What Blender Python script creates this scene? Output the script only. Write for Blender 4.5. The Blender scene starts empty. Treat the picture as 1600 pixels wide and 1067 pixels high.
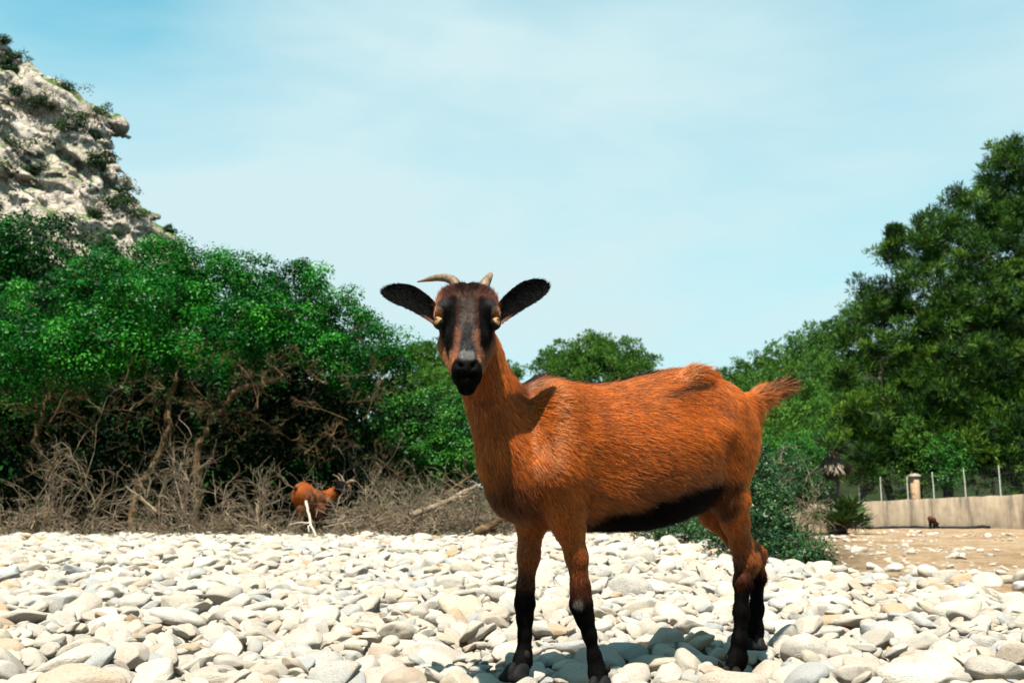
import bpy, math, random
import numpy as np
from mathutils import Vector, Matrix
from mathutils.bvhtree import BVHTree

scene = bpy.context.scene
root_col = scene.collection
random.seed(11)
rng = np.random.default_rng(11)

# ------------------------------------------------------------------ camera
CAM_H = 0.38                      # metres above the shingle the goat stands on
FPX = 1556.0                      # focal length for a 1600 wide frame
PITCH = math.radians(9.38)
cam = bpy.data.cameras.new('camera')
cam.sensor_width = 36.0
cam.lens = 36.0 * FPX / 1600.0
cam.clip_start = 0.05
cam.clip_end = 3000.0
cam.dof.use_dof = True
cam.dof.focus_distance = 2.15
cam.dof.aperture_fstop = 9.0
cam_obj = bpy.data.objects.new('camera', cam)
cam_obj.location = (0, 0, CAM_H)
cam_obj.rotation_euler = (math.pi / 2 + PITCH, 0, 0)
root_col.objects.link(cam_obj)
scene.camera = cam_obj

# ------------------------------------------------------------------ light
SUN = Vector((-0.07, -0.40, 0.91)).normalized()      # towards the sun
EXPOSURE = 1.5
world = bpy.data.worlds.new('World')
scene.world = world
world.use_nodes = True
nt = world.node_tree
bg = nt.nodes['Background']
sky = nt.nodes.new('ShaderNodeTexSky')
sky.sky_type = 'NISHITA'
sky.sun_disc = False
sky.sun_elevation = math.asin(SUN.z)
sky.sun_rotation = math.atan2(SUN.x, SUN.y)
sky.air_density = 1.0
sky.dust_density = 0.6
sky.ozone_density = 1.0
tint = nt.nodes.new('ShaderNodeMix'); tint.data_type = 'RGBA'; tint.blend_type = 'MULTIPLY'
tint.inputs['Factor'].default_value = 1.0
tint.inputs[7].default_value = (0.18, 1.24, 1.06, 1)
nt.links.new(sky.outputs[0], tint.inputs[6])
# thin high cloud veil, denser towards the horizon
tc = nt.nodes.new('ShaderNodeTexCoord')
mp = nt.nodes.new('ShaderNodeMapping')
mp.inputs['Location'].default_value = (1.14, 4.84, 5.03)
mp.inputs['Rotation'].default_value = (0.0, -0.32, 0.84)
mp.inputs['Scale'].default_value = (0.75, 0.75, 2.0)
nt.links.new(tc.outputs['Generated'], mp.inputs['Vector'])
nz = nt.nodes.new('ShaderNodeTexNoise')
nz.inputs['Scale'].default_value = 1.5
nz.inputs['Detail'].default_value = 7.0
nz.inputs['Roughness'].default_value = 0.5
nz.inputs['Distortion'].default_value = 0.4
nt.links.new(mp.outputs[0], nz.inputs['Vector'])
sz_ = nt.nodes.new('ShaderNodeSeparateXYZ')
nt.links.new(tc.outputs['Generated'], sz_.inputs[0])
cr = nt.nodes.new('ShaderNodeValToRGB')
el = cr.color_ramp.elements
while len(el) < 6: el.new(0.5)
for e, (p_, g_) in zip(el, [(0.0, 0.97), (0.12, 0.90), (0.30, 0.84), (0.42, 0.60), (0.52, 0.38), (1.0, 0.28)]):
    e.position = p_; e.color = (g_, g_, g_, 1)
nt.links.new(sz_.outputs[2], cr.inputs[0])
ns_ = nt.nodes.new('ShaderNodeMapRange')
ns_.inputs[1].default_value = 0.25; ns_.inputs[2].default_value = 0.75
ns_.inputs[3].default_value = -0.72; ns_.inputs[4].default_value = 0.72
nt.links.new(nz.outputs['Fac'], ns_.inputs[0])
ad_ = nt.nodes.new('ShaderNodeMath'); ad_.operation = 'ADD'; ad_.use_clamp = True
nt.links.new(cr.outputs[0], ad_.inputs[0]); nt.links.new(ns_.outputs[0], ad_.inputs[1])
cl = nt.nodes.new('ShaderNodeMix'); cl.data_type = 'RGBA'
cl.inputs[7].default_value = (3.32, 4.36, 4.56, 1)
nt.links.new(ad_.outputs[0], cl.inputs['Factor'])
nt.links.new(tint.outputs[2], cl.inputs[6])
nt.links.new(cl.outputs[2], bg.inputs['Color'])
bg.inputs['Strength'].default_value = 0.07

sun = bpy.data.lights.new('sun', 'SUN')
sun.energy = 5.0
sun.angle = math.radians(0.53)
sun.color = (1.0, 0.945, 0.85)
sun_obj = bpy.data.objects.new('sun', sun)
sun_obj.rotation_euler = SUN.to_track_quat('Z', 'Y').to_euler()
sun_obj.location = SUN * 50
root_col.objects.link(sun_obj)

vs = scene.view_settings
vs.view_transform = 'Standard'
vs.look = 'None'
vs.exposure = EXPOSURE
vs.gamma = 1.0
vs.use_curve_mapping = False
scene.cycles.max_bounces = 6
scene.cycles.diffuse_bounces = 3
scene.cycles.transparent_max_bounces = 6
scene.cycles.use_denoising = True

# ------------------------------------------------------------------ helpers
CP, SP = math.cos(PITCH), math.sin(PITCH)


def ray(u, v):
    x = (u - 800.0) / FPX
    y = (533.5 - v) / FPX
    return np.array([x, CP - SP * y, SP + CP * y])


def at(u, v, d):
    """world point seen at photograph position (u, v) at a distance d ahead of the camera"""
    r = ray(u, v)
    return np.array([0, 0, CAM_H]) + r * (d / r[1])


def unit(a):
    a = np.asarray(a, float)
    return a / (np.linalg.norm(a, axis=-1, keepdims=True) + 1e-12)


def hash3(ix, iy, iz, seed=0):
    h = (ix.astype(np.int64) * 374761393 + iy.astype(np.int64) * 668265263 + iz.astype(np.int64) * 2147483647 + seed * 974634777) & 0xFFFFFFFF
    h = ((h ^ (h >> 13)) * 1274126177) & 0xFFFFFFFF
    h = ((h ^ (h >> 16)) * 2246822519) & 0xFFFFFFFF
    h = h ^ (h >> 15)
    return (h & 0xFFFFFF) / float(0xFFFFFF)


def vnoise(P, seed=0):
    P = np.asarray(P, float)
    i = np.floor(P).astype(np.int64)
    f = P - i
    f = f * f * (3 - 2 * f)
    out = 0
    for dx in (0, 1):
        wx = f[..., 0] if dx else 1 - f[..., 0]
        for dy in (0, 1):
            wy = f[..., 1] if dy else 1 - f[..., 1]
            for dz in (0, 1):
                wz = f[..., 2] if dz else 1 - f[..., 2]
                out = out + wx * wy * wz * hash3(i[..., 0] + dx, i[..., 1] + dy, i[..., 2] + dz, seed)
    return out * 2 - 1


def fbm(P, octaves=4, seed=0, gain=0.5):
    a, s, t = 1.0, 0.0, 0.0
    P = np.asarray(P, float)
    for o in range(octaves):
        s = s + a * vnoise(P * (2.03 ** o), seed + o)
        t += a
        a *= gain
    return s / t


def worley(P, seed=0):
    """distance to nearest and second nearest jittered lattice point"""
    i = np.floor(P).astype(np.int64)
    f1 = np.full(P.shape[0], 9.0)
    f2 = np.full(P.shape[0], 9.0)
    ident = np.zeros(P.shape[0])
    for dx in (-1, 0, 1):
        for dy in (-1, 0, 1):
            for dz in (-1, 0, 1):
                c = i + np.array([dx, dy, dz])
                q = np.stack([c[:, k] + hash3(c[:, 0], c[:, 1], c[:, 2], seed + 7 * k) for k in range(3)], 1)
                d = np.linalg.norm(P - q, axis=1)
                m = d < f1
                ident = np.where(m, hash3(c[:, 0], c[:, 1], c[:, 2], seed + 77), ident)
                f2 = np.where(m, f1, np.minimum(f2, d))
                f1 = np.where(m, d, f1)
    return f1, f2, ident


def fast_mesh(name, V, F, mats=None, smooth=False, attrs=None):
    V = np.ascontiguousarray(V, np.float32)
    F = np.ascontiguousarray(F, np.int32)
    n, k = F.shape
    me = bpy.data.meshes.new(name)
    me.vertices.add(len(V))
    me.vertices.foreach_set('co', V.ravel())
    me.loops.add(n * k)
    me.loops.foreach_set('vertex_index', F.ravel())
    me.polygons.add(n)
    me.polygons.foreach_set('loop_start', np.arange(0, n * k, k, dtype=np.int32))
    if smooth:
        me.polygons.foreach_set('use_smooth', np.ones(n, bool))
    for nm, (typ, arr) in (attrs or {}).items():
        a = me.attributes.new(nm, typ, 'POINT')
        key = {'FLOAT': 'value', 'FLOAT_COLOR': 'color', 'FLOAT_VECTOR': 'vector', 'INT': 'value'}[typ]
        a.data.foreach_set(key, np.ascontiguousarray(arr, np.int32 if typ == 'INT' else np.float32).ravel())
    if mats is not None:
        for m in (mats if isinstance(mats, (list, tuple)) else [mats]):
            me.materials.append(m)
    me.update(calc_edges=True)
    return me


def link(name, data, parent=None):
    o = bpy.data.objects.new(name, data)
    root_col.objects.link(o)
    if parent is not None:
        o.parent = parent
        o.matrix_parent_inverse = parent.matrix_basis.inverted()
    return o


def tag(o, label=None, cat=None, group=None, kind=None):
    if label: o['label'] = label
    if cat: o['category'] = cat
    if group: o['group'] = group
    if kind: o['kind'] = kind
    return o


def empty(name, loc, label=None, cat=None, group=None):
    o = bpy.data.objects.new(name, None)
    o.location = Vector(loc)
    o.empty_display_size = 0.2
    root_col.objects.link(o)
    return tag(o, label, cat, group)


class Geo:
    """collects quads (or triangles) of one part"""
    def __init__(self):
        self.v, self.f, self.t, self.n = [], [], [], 0

    def add(self, V, F, tint=None):
        V = np.asarray(V, float)
        F = np.asarray(F, int)
        self.v.append(V)
        self.f.append(F + self.n)
        self.t.append(np.full(len(V), 0.5) if tint is None else np.broadcast_to(tint, (len(V),)))
        self.n += len(V)

    def tube(self, pts, rad, sides=5, tint=None, cap=True):
        pts = np.asarray(pts, float)
        rad = np.asarray(rad, float)
        m = len(pts)
        t = np.gradient(pts, axis=0)
        t = unit(t)
        ref = np.array([0.31, 0.22, 0.92]) if abs(t[:, 2]).mean() < 0.8 else np.array([0.92, 0.31, 0.22])
        a = unit(np.cross(t, ref))
        b = np.cross(t, a)
        th = np.arange(sides) * 2 * math.pi / sides
        ring = pts[:, None] + rad[:, None, None] * (np.cos(th)[None, :, None] * a[:, None] + np.sin(th)[None, :, None] * b[:, None])
        V = ring.reshape(-1, 3)
        i = np.arange(m - 1)[:, None] * sides
        j = np.arange(sides)[None]
        k = (j + 1) % sides
        F = np.stack([i + j, i + k, i + sides + k, i + sides + j], -1).reshape(-1, 4)
        self.add(V, F, tint)

    def build(self, name, mat, parent=None, smooth=False):
        V = np.concatenate(self.v)
        F = np.concatenate(self.f)
        T = np.concatenate(self.t)
        off = np.array(parent.location) if parent is not None else np.zeros(3)
        me = fast_mesh(name, V - off, F, mat, smooth, {'tint': ('FLOAT', T)})
        o = bpy.data.objects.new(name, me)
        root_col.objects.link(o)
        o.parent = parent
        return o


def quads(P, N, T, L, W, pts=None):
    """leaf shaped quads: base at P, blade along T, facing N"""
    T = unit(T - N * (T * N).sum(1, keepdims=True))
    B = np.cross(N, T)
    L = np.asarray(L)[:, None]
    W = np.asarray(W)[:, None]
    v = np.stack([P, P + T * L * 0.55 + B * W * 0.5, P + T * L, P + T * L * 0.55 - B * W * 0.5], 1)
    n = len(P)
    return v.reshape(-1, 3), np.arange(4 * n).reshape(n, 4)


def rand_dirs(n, r=rng):
    return unit(r.normal(size=(n, 3)))


# ------------------------------------------------------------------ materials
def mat_new(name):
    m = bpy.data.materials.new(name)
    m.use_nodes = True
    n = m.node_tree
    return m, n, n.nodes['Principled BSDF'], n.nodes['Material Output']


def node(n, typ, **kw):
    x = n.nodes.new(typ)
    for k, v in kw.items():
        setattr(x, k, v)
    return x


def ramp(n, fac, stops):
    r = n.nodes.new('ShaderNodeValToRGB')
    el = r.color_ramp.elements
    while len(el) < len(stops):
        el.new(0.5)
    for e, (p, c) in zip(el, stops):
        e.position = p
        e.color = (*c, 1)
    n.links.new(fac, r.inputs[0])
    return r


def noise(n, scale, detail=4, rough=0.55, vec=None, dist=0.0):
    x = n.nodes.new('ShaderNodeTexNoise')
    x.inputs['Scale'].default_value = scale
    x.inputs['Detail'].default_value = detail
    x.inputs['Roughness'].default_value = rough
    x.inputs['Distortion'].default_value = dist
    if vec is not None:
        n.links.new(vec, x.inputs['Vector'])
    return x


def mixc(n, fac, a, b, blend='MIX'):
    x = n.nodes.new('ShaderNodeMix')
    x.data_type = 'RGBA'
    x.blend_type = blend
    for s, i in ((fac, 0), (a, 6), (b, 7)):
        if hasattr(s, 'node'):
            n.links.new(s, x.inputs[i])
        elif isinstance(s, (int, float)):
            x.inputs[i].default_value = s
        else:
            x.inputs[i].default_value = (*s, 1)
    return x.outputs[2]


def bump(n, height, strength, dist, bsdf):
    b = n.nodes.new('ShaderNodeBump')
    b.inputs['Strength'].default_value = strength
    b.inputs['Distance'].default_value = dist
    n.links.new(height, b.inputs['Height'])
    n.links.new(b.outputs[0], bsdf.inputs['Normal'])


def leaf_mat(name, dark, mid, light, transl=0.3, gloss=0.35, spec=0.4):
    m, n, p, out = mat_new(name)
    a = node(n, 'ShaderNodeAttribute', attribute_name='tint')
    r = ramp(n, a.outputs['Fac'], [(0.0, dark), (0.5, mid), (1.0, light)])
    n.links.new(r.outputs[0], p.inputs['Base Color'])
    p.inputs['Roughness'].default_value = gloss
    p.inputs['Specular IOR Level'].default_value = spec
    t = node(n, 'ShaderNodeBsdfTranslucent')
    n.links.new(r.outputs[0], t.inputs['Color'])
    mx = node(n, 'ShaderNodeMixShader')
    mx.inputs[0].default_value = transl
    n.links.new(p.outputs[0], mx.inputs[1])
    n.links.new(t.outputs[0], mx.inputs[2])
    n.links.new(mx.outputs[0], out.inputs['Surface'])
    return m


def bark_mat(name, c1, c2, c3, scale=6.0):
    m, n, p, out = mat_new(name)
    g = node(n, 'ShaderNodeNewGeometry')
    a = noise(n, scale, 5, 0.65, g.outputs['Position'])
    t = node(n, 'ShaderNodeAttribute', attribute_name='tint')
    r = ramp(n, a.outputs['Fac'], [(0.3, c1), (0.5, c2), (0.72, c3)])
    v = ramp(n, t.outputs['Fac'], [(0.0, (0.55, 0.55, 0.55)), (1.0, (1.35, 1.3, 1.25))])
    c = mixc(n, 1.0, r.outputs[0], v.outputs[0], 'MULTIPLY')
    n.links.new(c, p.inputs['Base Color'])
    p.inputs['Roughness'].default_value = 0.9
    p.inputs['Specular IOR Level'].default_value = 0.15
    b = noise(n, scale * 6, 3, 0.6, g.outputs['Position'])
    bump(n, b.outputs['Fac'], 0.6, 0.01, p)
    return m


M = {}
M['mastic'] = leaf_mat('mastic_leaf', (0.0012, 0.018, 0.0015), (0.0040, 0.078, 0.0035), (0.034, 0.20, 0.010), 0.2, 0.45, 0.12)
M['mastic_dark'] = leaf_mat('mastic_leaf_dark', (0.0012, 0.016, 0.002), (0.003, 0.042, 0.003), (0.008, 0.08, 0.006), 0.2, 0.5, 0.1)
M['bush'] = leaf_mat('bush_leaf', (0.006, 0.022, 0.006), (0.014, 0.048, 0.010), (0.05, 0.10, 0.03), 0.2, 0.4, 0.22)
M['broad'] = leaf_mat('broad_leaf', (0.006, 0.045, 0.004), (0.016, 0.098, 0.006), (0.050, 0.16, 0.010), 0.28, 0.5, 0.2)
M['under'] = leaf_mat('shade_darkened_leaf', (0.003, 0.006, 0.002), (0.006, 0.014, 0.003), (0.014, 0.022, 0.006), 0.1, 0.7, 0.05)  # undergrowth leaves near black: canopy shade painted into the colour
M['pine'] = leaf_mat('pine_needle', (0.004, 0.015, 0.002), (0.018, 0.055, 0.004), (0.085, 0.155, 0.012), 0.2, 0.6, 0.15)
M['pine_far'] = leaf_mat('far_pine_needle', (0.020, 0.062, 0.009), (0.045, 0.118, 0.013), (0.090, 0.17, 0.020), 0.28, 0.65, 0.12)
M['palm'] = leaf_mat('palm_frond', (0.012, 0.03, 0.006), (0.03, 0.062, 0.012), (0.08, 0.11, 0.03), 0.2, 0.5, 0.2)
M['dead_frond'] = leaf_mat('dead_frond', (0.06, 0.042, 0.026), (0.15, 0.115, 0.08), (0.27, 0.22, 0.165), 0.2, 0.7)
M['dry_grass'] = leaf_mat('dry_grass', (0.14, 0.07, 0.025), (0.24, 0.13, 0.048), (0.36, 0.23, 0.10), 0.3, 0.8, 0.1)
M['alpine'] = leaf_mat('hill_shrub_leaf', (0.006, 0.020, 0.005), (0.014, 0.040, 0.008), (0.035, 0.068, 0.014), 0.2, 0.5, 0.15)
M['bark'] = bark_mat('weathered_bark', (0.035, 0.022, 0.012), (0.10, 0.065, 0.035), (0.20, 0.14, 0.08))
M['bark_orange'] = bark_mat('orange_bark', (0.025, 0.015, 0.007), (0.075, 0.046, 0.020), (0.15, 0.10, 0.052))
M['pine_bark'] = bark_mat('pine_bark', (0.03, 0.021, 0.016), (0.07, 0.052, 0.04), (0.14, 0.11, 0.085), 2.0)
M['dead_wood'] = bark_mat('dead_wood', (0.06, 0.043, 0.027), (0.14, 0.106, 0.07), (0.25, 0.20, 0.145), 9.0)
M['pale_wood'] = bark_mat('bleached_wood', (0.28, 0.23, 0.175), (0.38, 0.33, 0.27), (0.45, 0.41, 0.35), 9.0)

# stones
m, n, p, out = mat_new('limestone_cobble')
oi = node(n, 'ShaderNodeObjectInfo')
base = ramp(n, oi.outputs['Random'], [(0.0, (0.402, 0.357, 0.305)), (0.22, (0.290, 0.256, 0.218)), (0.40, (0.439, 0.385, 0.315)),
                                      (0.55, (0.254, 0.256, 0.253)), (0.68, (0.365, 0.302, 0.228)), (0.80, (0.358, 0.326, 0.290)),
                                      (0.96, (0.316, 0.251, 0.192)), (1.0, (0.326, 0.210, 0.113))])
base.color_ramp.interpolation = 'LINEAR'
tc = node(n, 'ShaderNodeTexCoord')
ad = node(n, 'ShaderNodeVectorMath', operation='ADD')
n.links.new(tc.outputs['Object'], ad.inputs[0])
sc = node(n, 'ShaderNodeMath', operation='MULTIPLY'); sc.inputs[1].default_value = 37.0
n.links.new(oi.outputs['Random'], sc.inputs[0])
n.links.new(sc.outputs[0], ad.inputs[1])
stain = noise(n, 1.6, 6, 0.65, ad.outputs[0], 0.4)
sr = ramp(n, stain.outputs['Fac'], [(0.52, (0, 0, 0)), (0.74, (1, 1, 1))])
sm = node(n, 'ShaderNodeMath', operation='MULTIPLY'); sm.inputs[1].default_value = 0.5
n.links.new(sr.outputs[0], sm.inputs[0])
c = mixc(n, sm.outputs[0], base.outputs[0], (0.30, 0.205, 0.115))
sp = noise(n, 11.0, 4, 0.7, ad.outputs[0])
spr = ramp(n, sp.outputs['Fac'], [(0.28, (0.50, 0.46, 0.40)), (0.43, (0.93, 0.91, 0.88)), (0.55, (1, 1, 1)), (0.8, (1.08, 1.08, 1.08))])
c = mixc(n, 1.0, c, spr.outputs[0], 'MULTIPLY')
n.links.new(c, p.inputs['Base Color'])
p.inputs['Roughness'].default_value = 0.85
p.inputs['Specular IOR Level'].default_value = 0.25
vo = node(n, 'ShaderNodeTexVoronoi'); vo.inputs['Scale'].default_value = 6.0
n.links.new(ad.outputs[0], vo.inputs['Vector'])
pit = ramp(n, vo.outputs['Distance'], [(0.0, (0.3, 0.3, 0.3)), (0.22, (1, 1, 1))])
hm = mixc(n, 0.5, sp.outputs['Fac'], pit.outputs[0])
bump(n, hm, 0.55, 0.05, p)
M['stone'] = m

# ground: soil under the shingle, pale sand on the low flat, leaf litter under the trees
m, n, p, out = mat_new('ground')
g = node(n, 'ShaderNodeNewGeometry')
a1 = noise(n, 0.8, 8, 0.72, g.outputs['Position'])
a2 = noise(n, 7.0, 5, 0.7, g.outputs['Position'])
a3 = noise(n, 55.0, 3, 0.6, g.outputs['Position'])
sand = ramp(n, a1.outputs['Fac'], [(0.34, (0.18, 0.105, 0.05)), (0.46, (0.27, 0.18, 0.105)), (0.56, (0.33, 0.24, 0.155)), (0.75, (0.37, 0.29, 0.21))])
s2 = ramp(n, a2.outputs['Fac'], [(0.3, (0.42, 0.38, 0.34)), (0.5, (0.92, 0.9, 0.88)), (0.7, (1.25, 1.24, 1.22))])
cs = mixc(n, 1.0, sand.outputs[0], s2.outputs[0], 'MULTIPLY')
soil = ramp(n, a2.outputs['Fac'], [(0.3, (0.06, 0.038, 0.022)), (0.7, (0.19, 0.12, 0.065))])
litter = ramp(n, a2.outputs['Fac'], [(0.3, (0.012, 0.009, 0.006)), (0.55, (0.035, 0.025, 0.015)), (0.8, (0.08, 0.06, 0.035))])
at_ = node(n, 'ShaderNodeAttribute', attribute_name='zone')
sx = node(n, 'ShaderNodeSeparateColor')
n.links.new(at_.outputs['Color'], sx.inputs[0])
c = mixc(n, sx.outputs[0], soil.outputs[0], cs)
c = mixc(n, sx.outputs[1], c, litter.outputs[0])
grn = ramp(n, a1.outputs['Fac'], [(0.35, (0.006, 0.012, 0.003)), (0.55, (0.014, 0.022, 0.006)), (0.75, (0.035, 0.032, 0.012))])
c = mixc(n, sx.outputs[2], c, grn.outputs[0])
n.links.new(c, p.inputs['Base Color'])
p.inputs['Roughness'].default_value = 0.95
p.inputs['Specular IOR Level'].default_value = 0.1
hh = mixc(n, 0.35, a2.outputs['Fac'], a3.outputs['Fac'])
bump(n, hh, 1.0, 0.12, p)
M['ground'] = m

# mountain rock
m, n, p, out = mat_new('grey_limestone_cliff')
g = node(n, 'ShaderNodeNewGeometry')
a1 = noise(n, 0.16, 6, 0.62, g.outputs['Position'], 0.6)
a2 = noise(n, 1.3, 6, 0.68, g.outputs['Position'])
rc = ramp(n, a1.outputs['Fac'], [(0.32, (0.185, 0.148, 0.12)), (0.5, (0.315, 0.262, 0.22)), (0.68, (0.385, 0.335, 0.288))])
r2 = ramp(n, a2.outputs['Fac'], [(0.3, (0.55, 0.53, 0.5)), (0.5, (1, 1, 1)), (0.72, (1.12, 1.1, 1.07))])
c = mixc(n, 1.0, rc.outputs[0], r2.outputs[0], 'MULTIPLY')
sxyz = node(n, 'ShaderNodeSeparateXYZ'); n.links.new(g.outputs['Normal'], sxyz.inputs[0])
up = node(n, 'ShaderNodeMapRange'); up.inputs[1].default_value = 0.45; up.inputs[2].default_value = 0.75
n.links.new(sxyz.outputs[2], up.inputs[0])
gn = noise(n, 0.22, 4, 0.6, g.outputs['Position'])
gr = ramp(n, gn.outputs['Fac'], [(0.44, (0, 0, 0)), (0.54, (1, 1, 1))])
gm = node(n, 'ShaderNodeMath', operation='MULTIPLY')
n.links.new(up.outputs[0], gm.inputs[0]); n.links.new(gr.outputs[0], gm.inputs[1])
gc = ramp(n, a2.outputs['Fac'], [(0.3, (0.02, 0.055, 0.006)), (0.6, (0.055, 0.10, 0.012)), (0.8, (0.14, 0.14, 0.035))])
vc = node(n, 'ShaderNodeTexVoronoi', feature='DISTANCE_TO_EDGE'); vc.inputs['Scale'].default_value = 0.55
wp = noise(n, 0.5, 3, 0.6, g.outputs['Position'])
wv = node(n, 'ShaderNodeVectorMath', operation='MULTIPLY_ADD'); wv.inputs[1].default_value = (3, 3, 3)
n.links.new(wp.outputs['Color'], wv.inputs[0]); n.links.new(g.outputs['Position'], wv.inputs[2]); n.links.new(wv.outputs[0], vc.inputs['Vector'])
crk = ramp(n, vc.outputs['Distance'], [(0.0, (0.45, 0.42, 0.40)), (0.045, (1, 1, 1))])
c = mixc(n, 1.0, c, crk.outputs[0], 'MULTIPLY')
c = mixc(n, gm.outputs[0], c, gc.outputs[0])
n.links.new(c, p.inputs['Base Color'])
p.inputs['Roughness'].default_value = 0.95
p.inputs['Specular IOR Level'].default_value = 0.1
hk = mixc(n, 0.5, a2.outputs['Fac'], crk.outputs[0])
bump(n, hk, 0.8, 0.7, p)
M['rock'] = m

# concrete wall
m, n, p, out = mat_new('stained_concrete')
g = node(n, 'ShaderNodeNewGeometry')
mp2 = node(n, 'ShaderNodeMapping'); mp2.inputs['Scale'].default_value = (1.6, 1.6, 0.25)
n.links.new(g.outputs['Position'], mp2.inputs[0])
a1 = noise(n, 1.0, 6, 0.65, mp2.outputs[0])
a2 = noise(n, 3.0, 5, 0.6, g.outputs['Position'])
r1 = ramp(n, a1.outputs['Fac'], [(0.36, (0.13, 0.10, 0.072)), (0.48, (0.27, 0.20, 0.135)), (0.66, (0.35, 0.27, 0.185))])
r2 = ramp(n, a2.outputs['Fac'], [(0.3, (0.82, 0.8, 0.78)), (0.6, (1.04, 1.04, 1.04))])
c = mixc(n, 1.0, r1.outputs[0], r2.outputs[0], 'MULTIPLY')
n.links.new(c, p.inputs['Base Color']); p.inputs['Roughness'].default_value = 0.95
bump(n, a2.outputs['Fac'], 0.4, 0.05, p)
M['concrete'] = m


def plain(name, col, rough=0.7, spec=0.3, nscale=20.0, var=0.25, metal=0.0):
    m, n, p, out = mat_new(name)
    tc = node(n, 'ShaderNodeTexCoord')
    a = noise(n, nscale, 4, 0.6, tc.outputs['Object'])
    lo = tuple(c * (1 - var) for c in col)
    hi = tuple(min(1, c * (1 + var)) for c in col)
    r = ramp(n, a.outputs['Fac'], [(0.3, lo), (0.7, hi)])
    n.links.new(r.outputs[0], p.inputs['Base Color'])
    p.inputs['Roughness'].default_value = rough
    p.inputs['Specular IOR Level'].default_value = spec
    p.inputs['Metallic'].default_value = metal
    bump(n, a.outputs['Fac'], 0.2, 0.01, p)
    return m


M['post'] = plain('galvanised_post', (0.38, 0.36, 0.33), 0.6, 0.4, 8)
M['wire'] = plain('wire', (0.06, 0.06, 0.055), 0.6, 0.3, 8)
M['brick'] = plain('ochre_masonry', (0.28, 0.18, 0.11), 0.9, 0.2, 5)
M['cap'] = plain('pale_coping', (0.38, 0.32, 0.25), 0.9, 0.2, 5)
M['shadow_tube'] = plain('shadow_gap_dark', (0.015, 0.012, 0.011), 0.7, 0.3, 5)
M['horn'] = plain('goat_horn', (0.13, 0.085, 0.05), 0.6, 0.25, 60, 0.55)
M['nose'] = plain('goat_nose_skin', (0.02, 0.018, 0.018), 0.45, 0.5, 300, 0.5)
M['pupil'] = plain('goat_pupil', (0.006, 0.005, 0.004), 0.15, 0.5)
M['lid'] = plain('goat_eyelid', (0.004, 0.003, 0.0025), 0.7, 0.15, 100)
M['eye'] = plain('goat_iris', (0.34, 0.165, 0.04), 0.12, 0.5, 160, 0.4)
M['eye'].node_tree.nodes['Principled BSDF'].inputs['Coat Weight'].default_value = 0.6
M['hoof'] = plain('goat_hoof', (0.006, 0.0055, 0.005), 0.75, 0.12, 60, 0.5)
M['hide_dark'] = plain('dark_goat_hide', (0.02, 0.01, 0.006), 0.8, 0.1, 60, 0.5)

# ------------------------------------------------------------------ terrain
CREST = np.array([[0.0, 2.25], [3.0, 2.12], [4.36, 1.98], [5.9, 1.80], [7.2, 1.78], [8.7, 1.86], [10.5, 2.2], [13.5, 2.6], [20, 3.4]])


def crest(y):
    return np.interp(y, CREST[:, 0], CREST[:, 1])


WALL_A = at(1255, 826, 61.0)
WALL_B = at(1600, 824, 44.0)
WD = (WALL_B - WALL_A)
WALL_C = WALL_B + WD * 0.55            # runs on beyond the frame
WN = np.array([-WD[1], WD[0]]) / np.hypot(WD[0], WD[1])   # points away from the camera side


def smooth(a, b, x):
    t = np.clip((x - a) / (b - a), 0, 1)
    return t * t * (3 - 2 * t)


def ground_z(x, y):
    x = np.asarray(x, float)
    y = np.asarray(y, float)
    P = np.stack([x, y, np.zeros_like(x)], -1)
    off = x - crest(np.clip(y, 0, 20))
    drop = smooth(0.05, 2.0, off)
    low = -0.60 - 0.022 * np.clip(y - 44, 0, 30)
    z = -0.055 * (1 - drop) + low * drop
    z = z + 0.028 * fbm(P * 0.55, 3, 5) * smooth(2.6, 5, y) + 0.05 * fbm(P * 0.35, 3, 8) * drop
    # vegetation ground behind the shingle
    back = smooth(13.5, 22, y) * (1 - drop)
    z = z + back * 0.12
    # hills
    side = (x - WALL_A[0]) * WN[0] + (y - WALL_A[1]) * WN[1]
    behind = smooth(1.0, 4.0, side) * smooth(14, 20, x)
    z = z + behind * 0.8
    hill = smooth(55, 150, y) * (3.0 + 0.38 * np.clip(x - 5, 0, 75) * smooth(60, 130, y))
    hill = hill * smooth(-10, 25, x) + smooth(70, 170, y) * 2.0
    z = z + hill + smooth(60, 200, y) * 1.5 * fbm(P * 0.02, 3, 3)
    left = smooth(24, 130, y) * np.clip(-x - 6, 0, 70) * 0.55
    return z + left


ys = np.concatenate([np.arange(-4, 16, 0.2), 16 * 1.03 ** np.arange(0, 172)])
ts = np.linspace(-1, 1, 201)
ts = np.sign(ts) * np.abs(ts) ** 1.35
Y, T_ = np.meshgrid(ys, ts, indexing='ij')
X = T_ * (9.0 + 1.25 * np.clip(Y, 0, None))
Z = ground_z(X, Y)
V = np.stack([X, Y, Z], -1).reshape(-1, 3)
ny, nx = Y.shape
i = np.arange(ny - 1)[:, None] * nx + np.arange(nx - 1)[None]
F = np.stack([i, i + 1, i + nx + 1, i + nx], -1).reshape(-1, 4)
offc = X - crest(np.clip(Y, 0, 20))
zone_sand = smooth(-0.05, 0.5, offc + 0.25 * fbm(np.stack([X, Y, 0 * X], -1) * 1.3, 3, 4))
side = (X - WALL_A[0]) * WN[0] + (Y - WALL_A[1]) * WN[1]
zone_lit = np.maximum(smooth(12.2, 13.2, Y + 0.4 * fbm(np.stack([X, Y, 0 * X], -1) * 0.8, 3, 9)) * np.maximum(1 - smooth(0.5, 3.0, offc - 0.25 * np.clip(Y - 14, 0, 99)), smooth(70, 90, Y)), smooth(0, 1, side) * smooth(14, 20, X))
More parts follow.
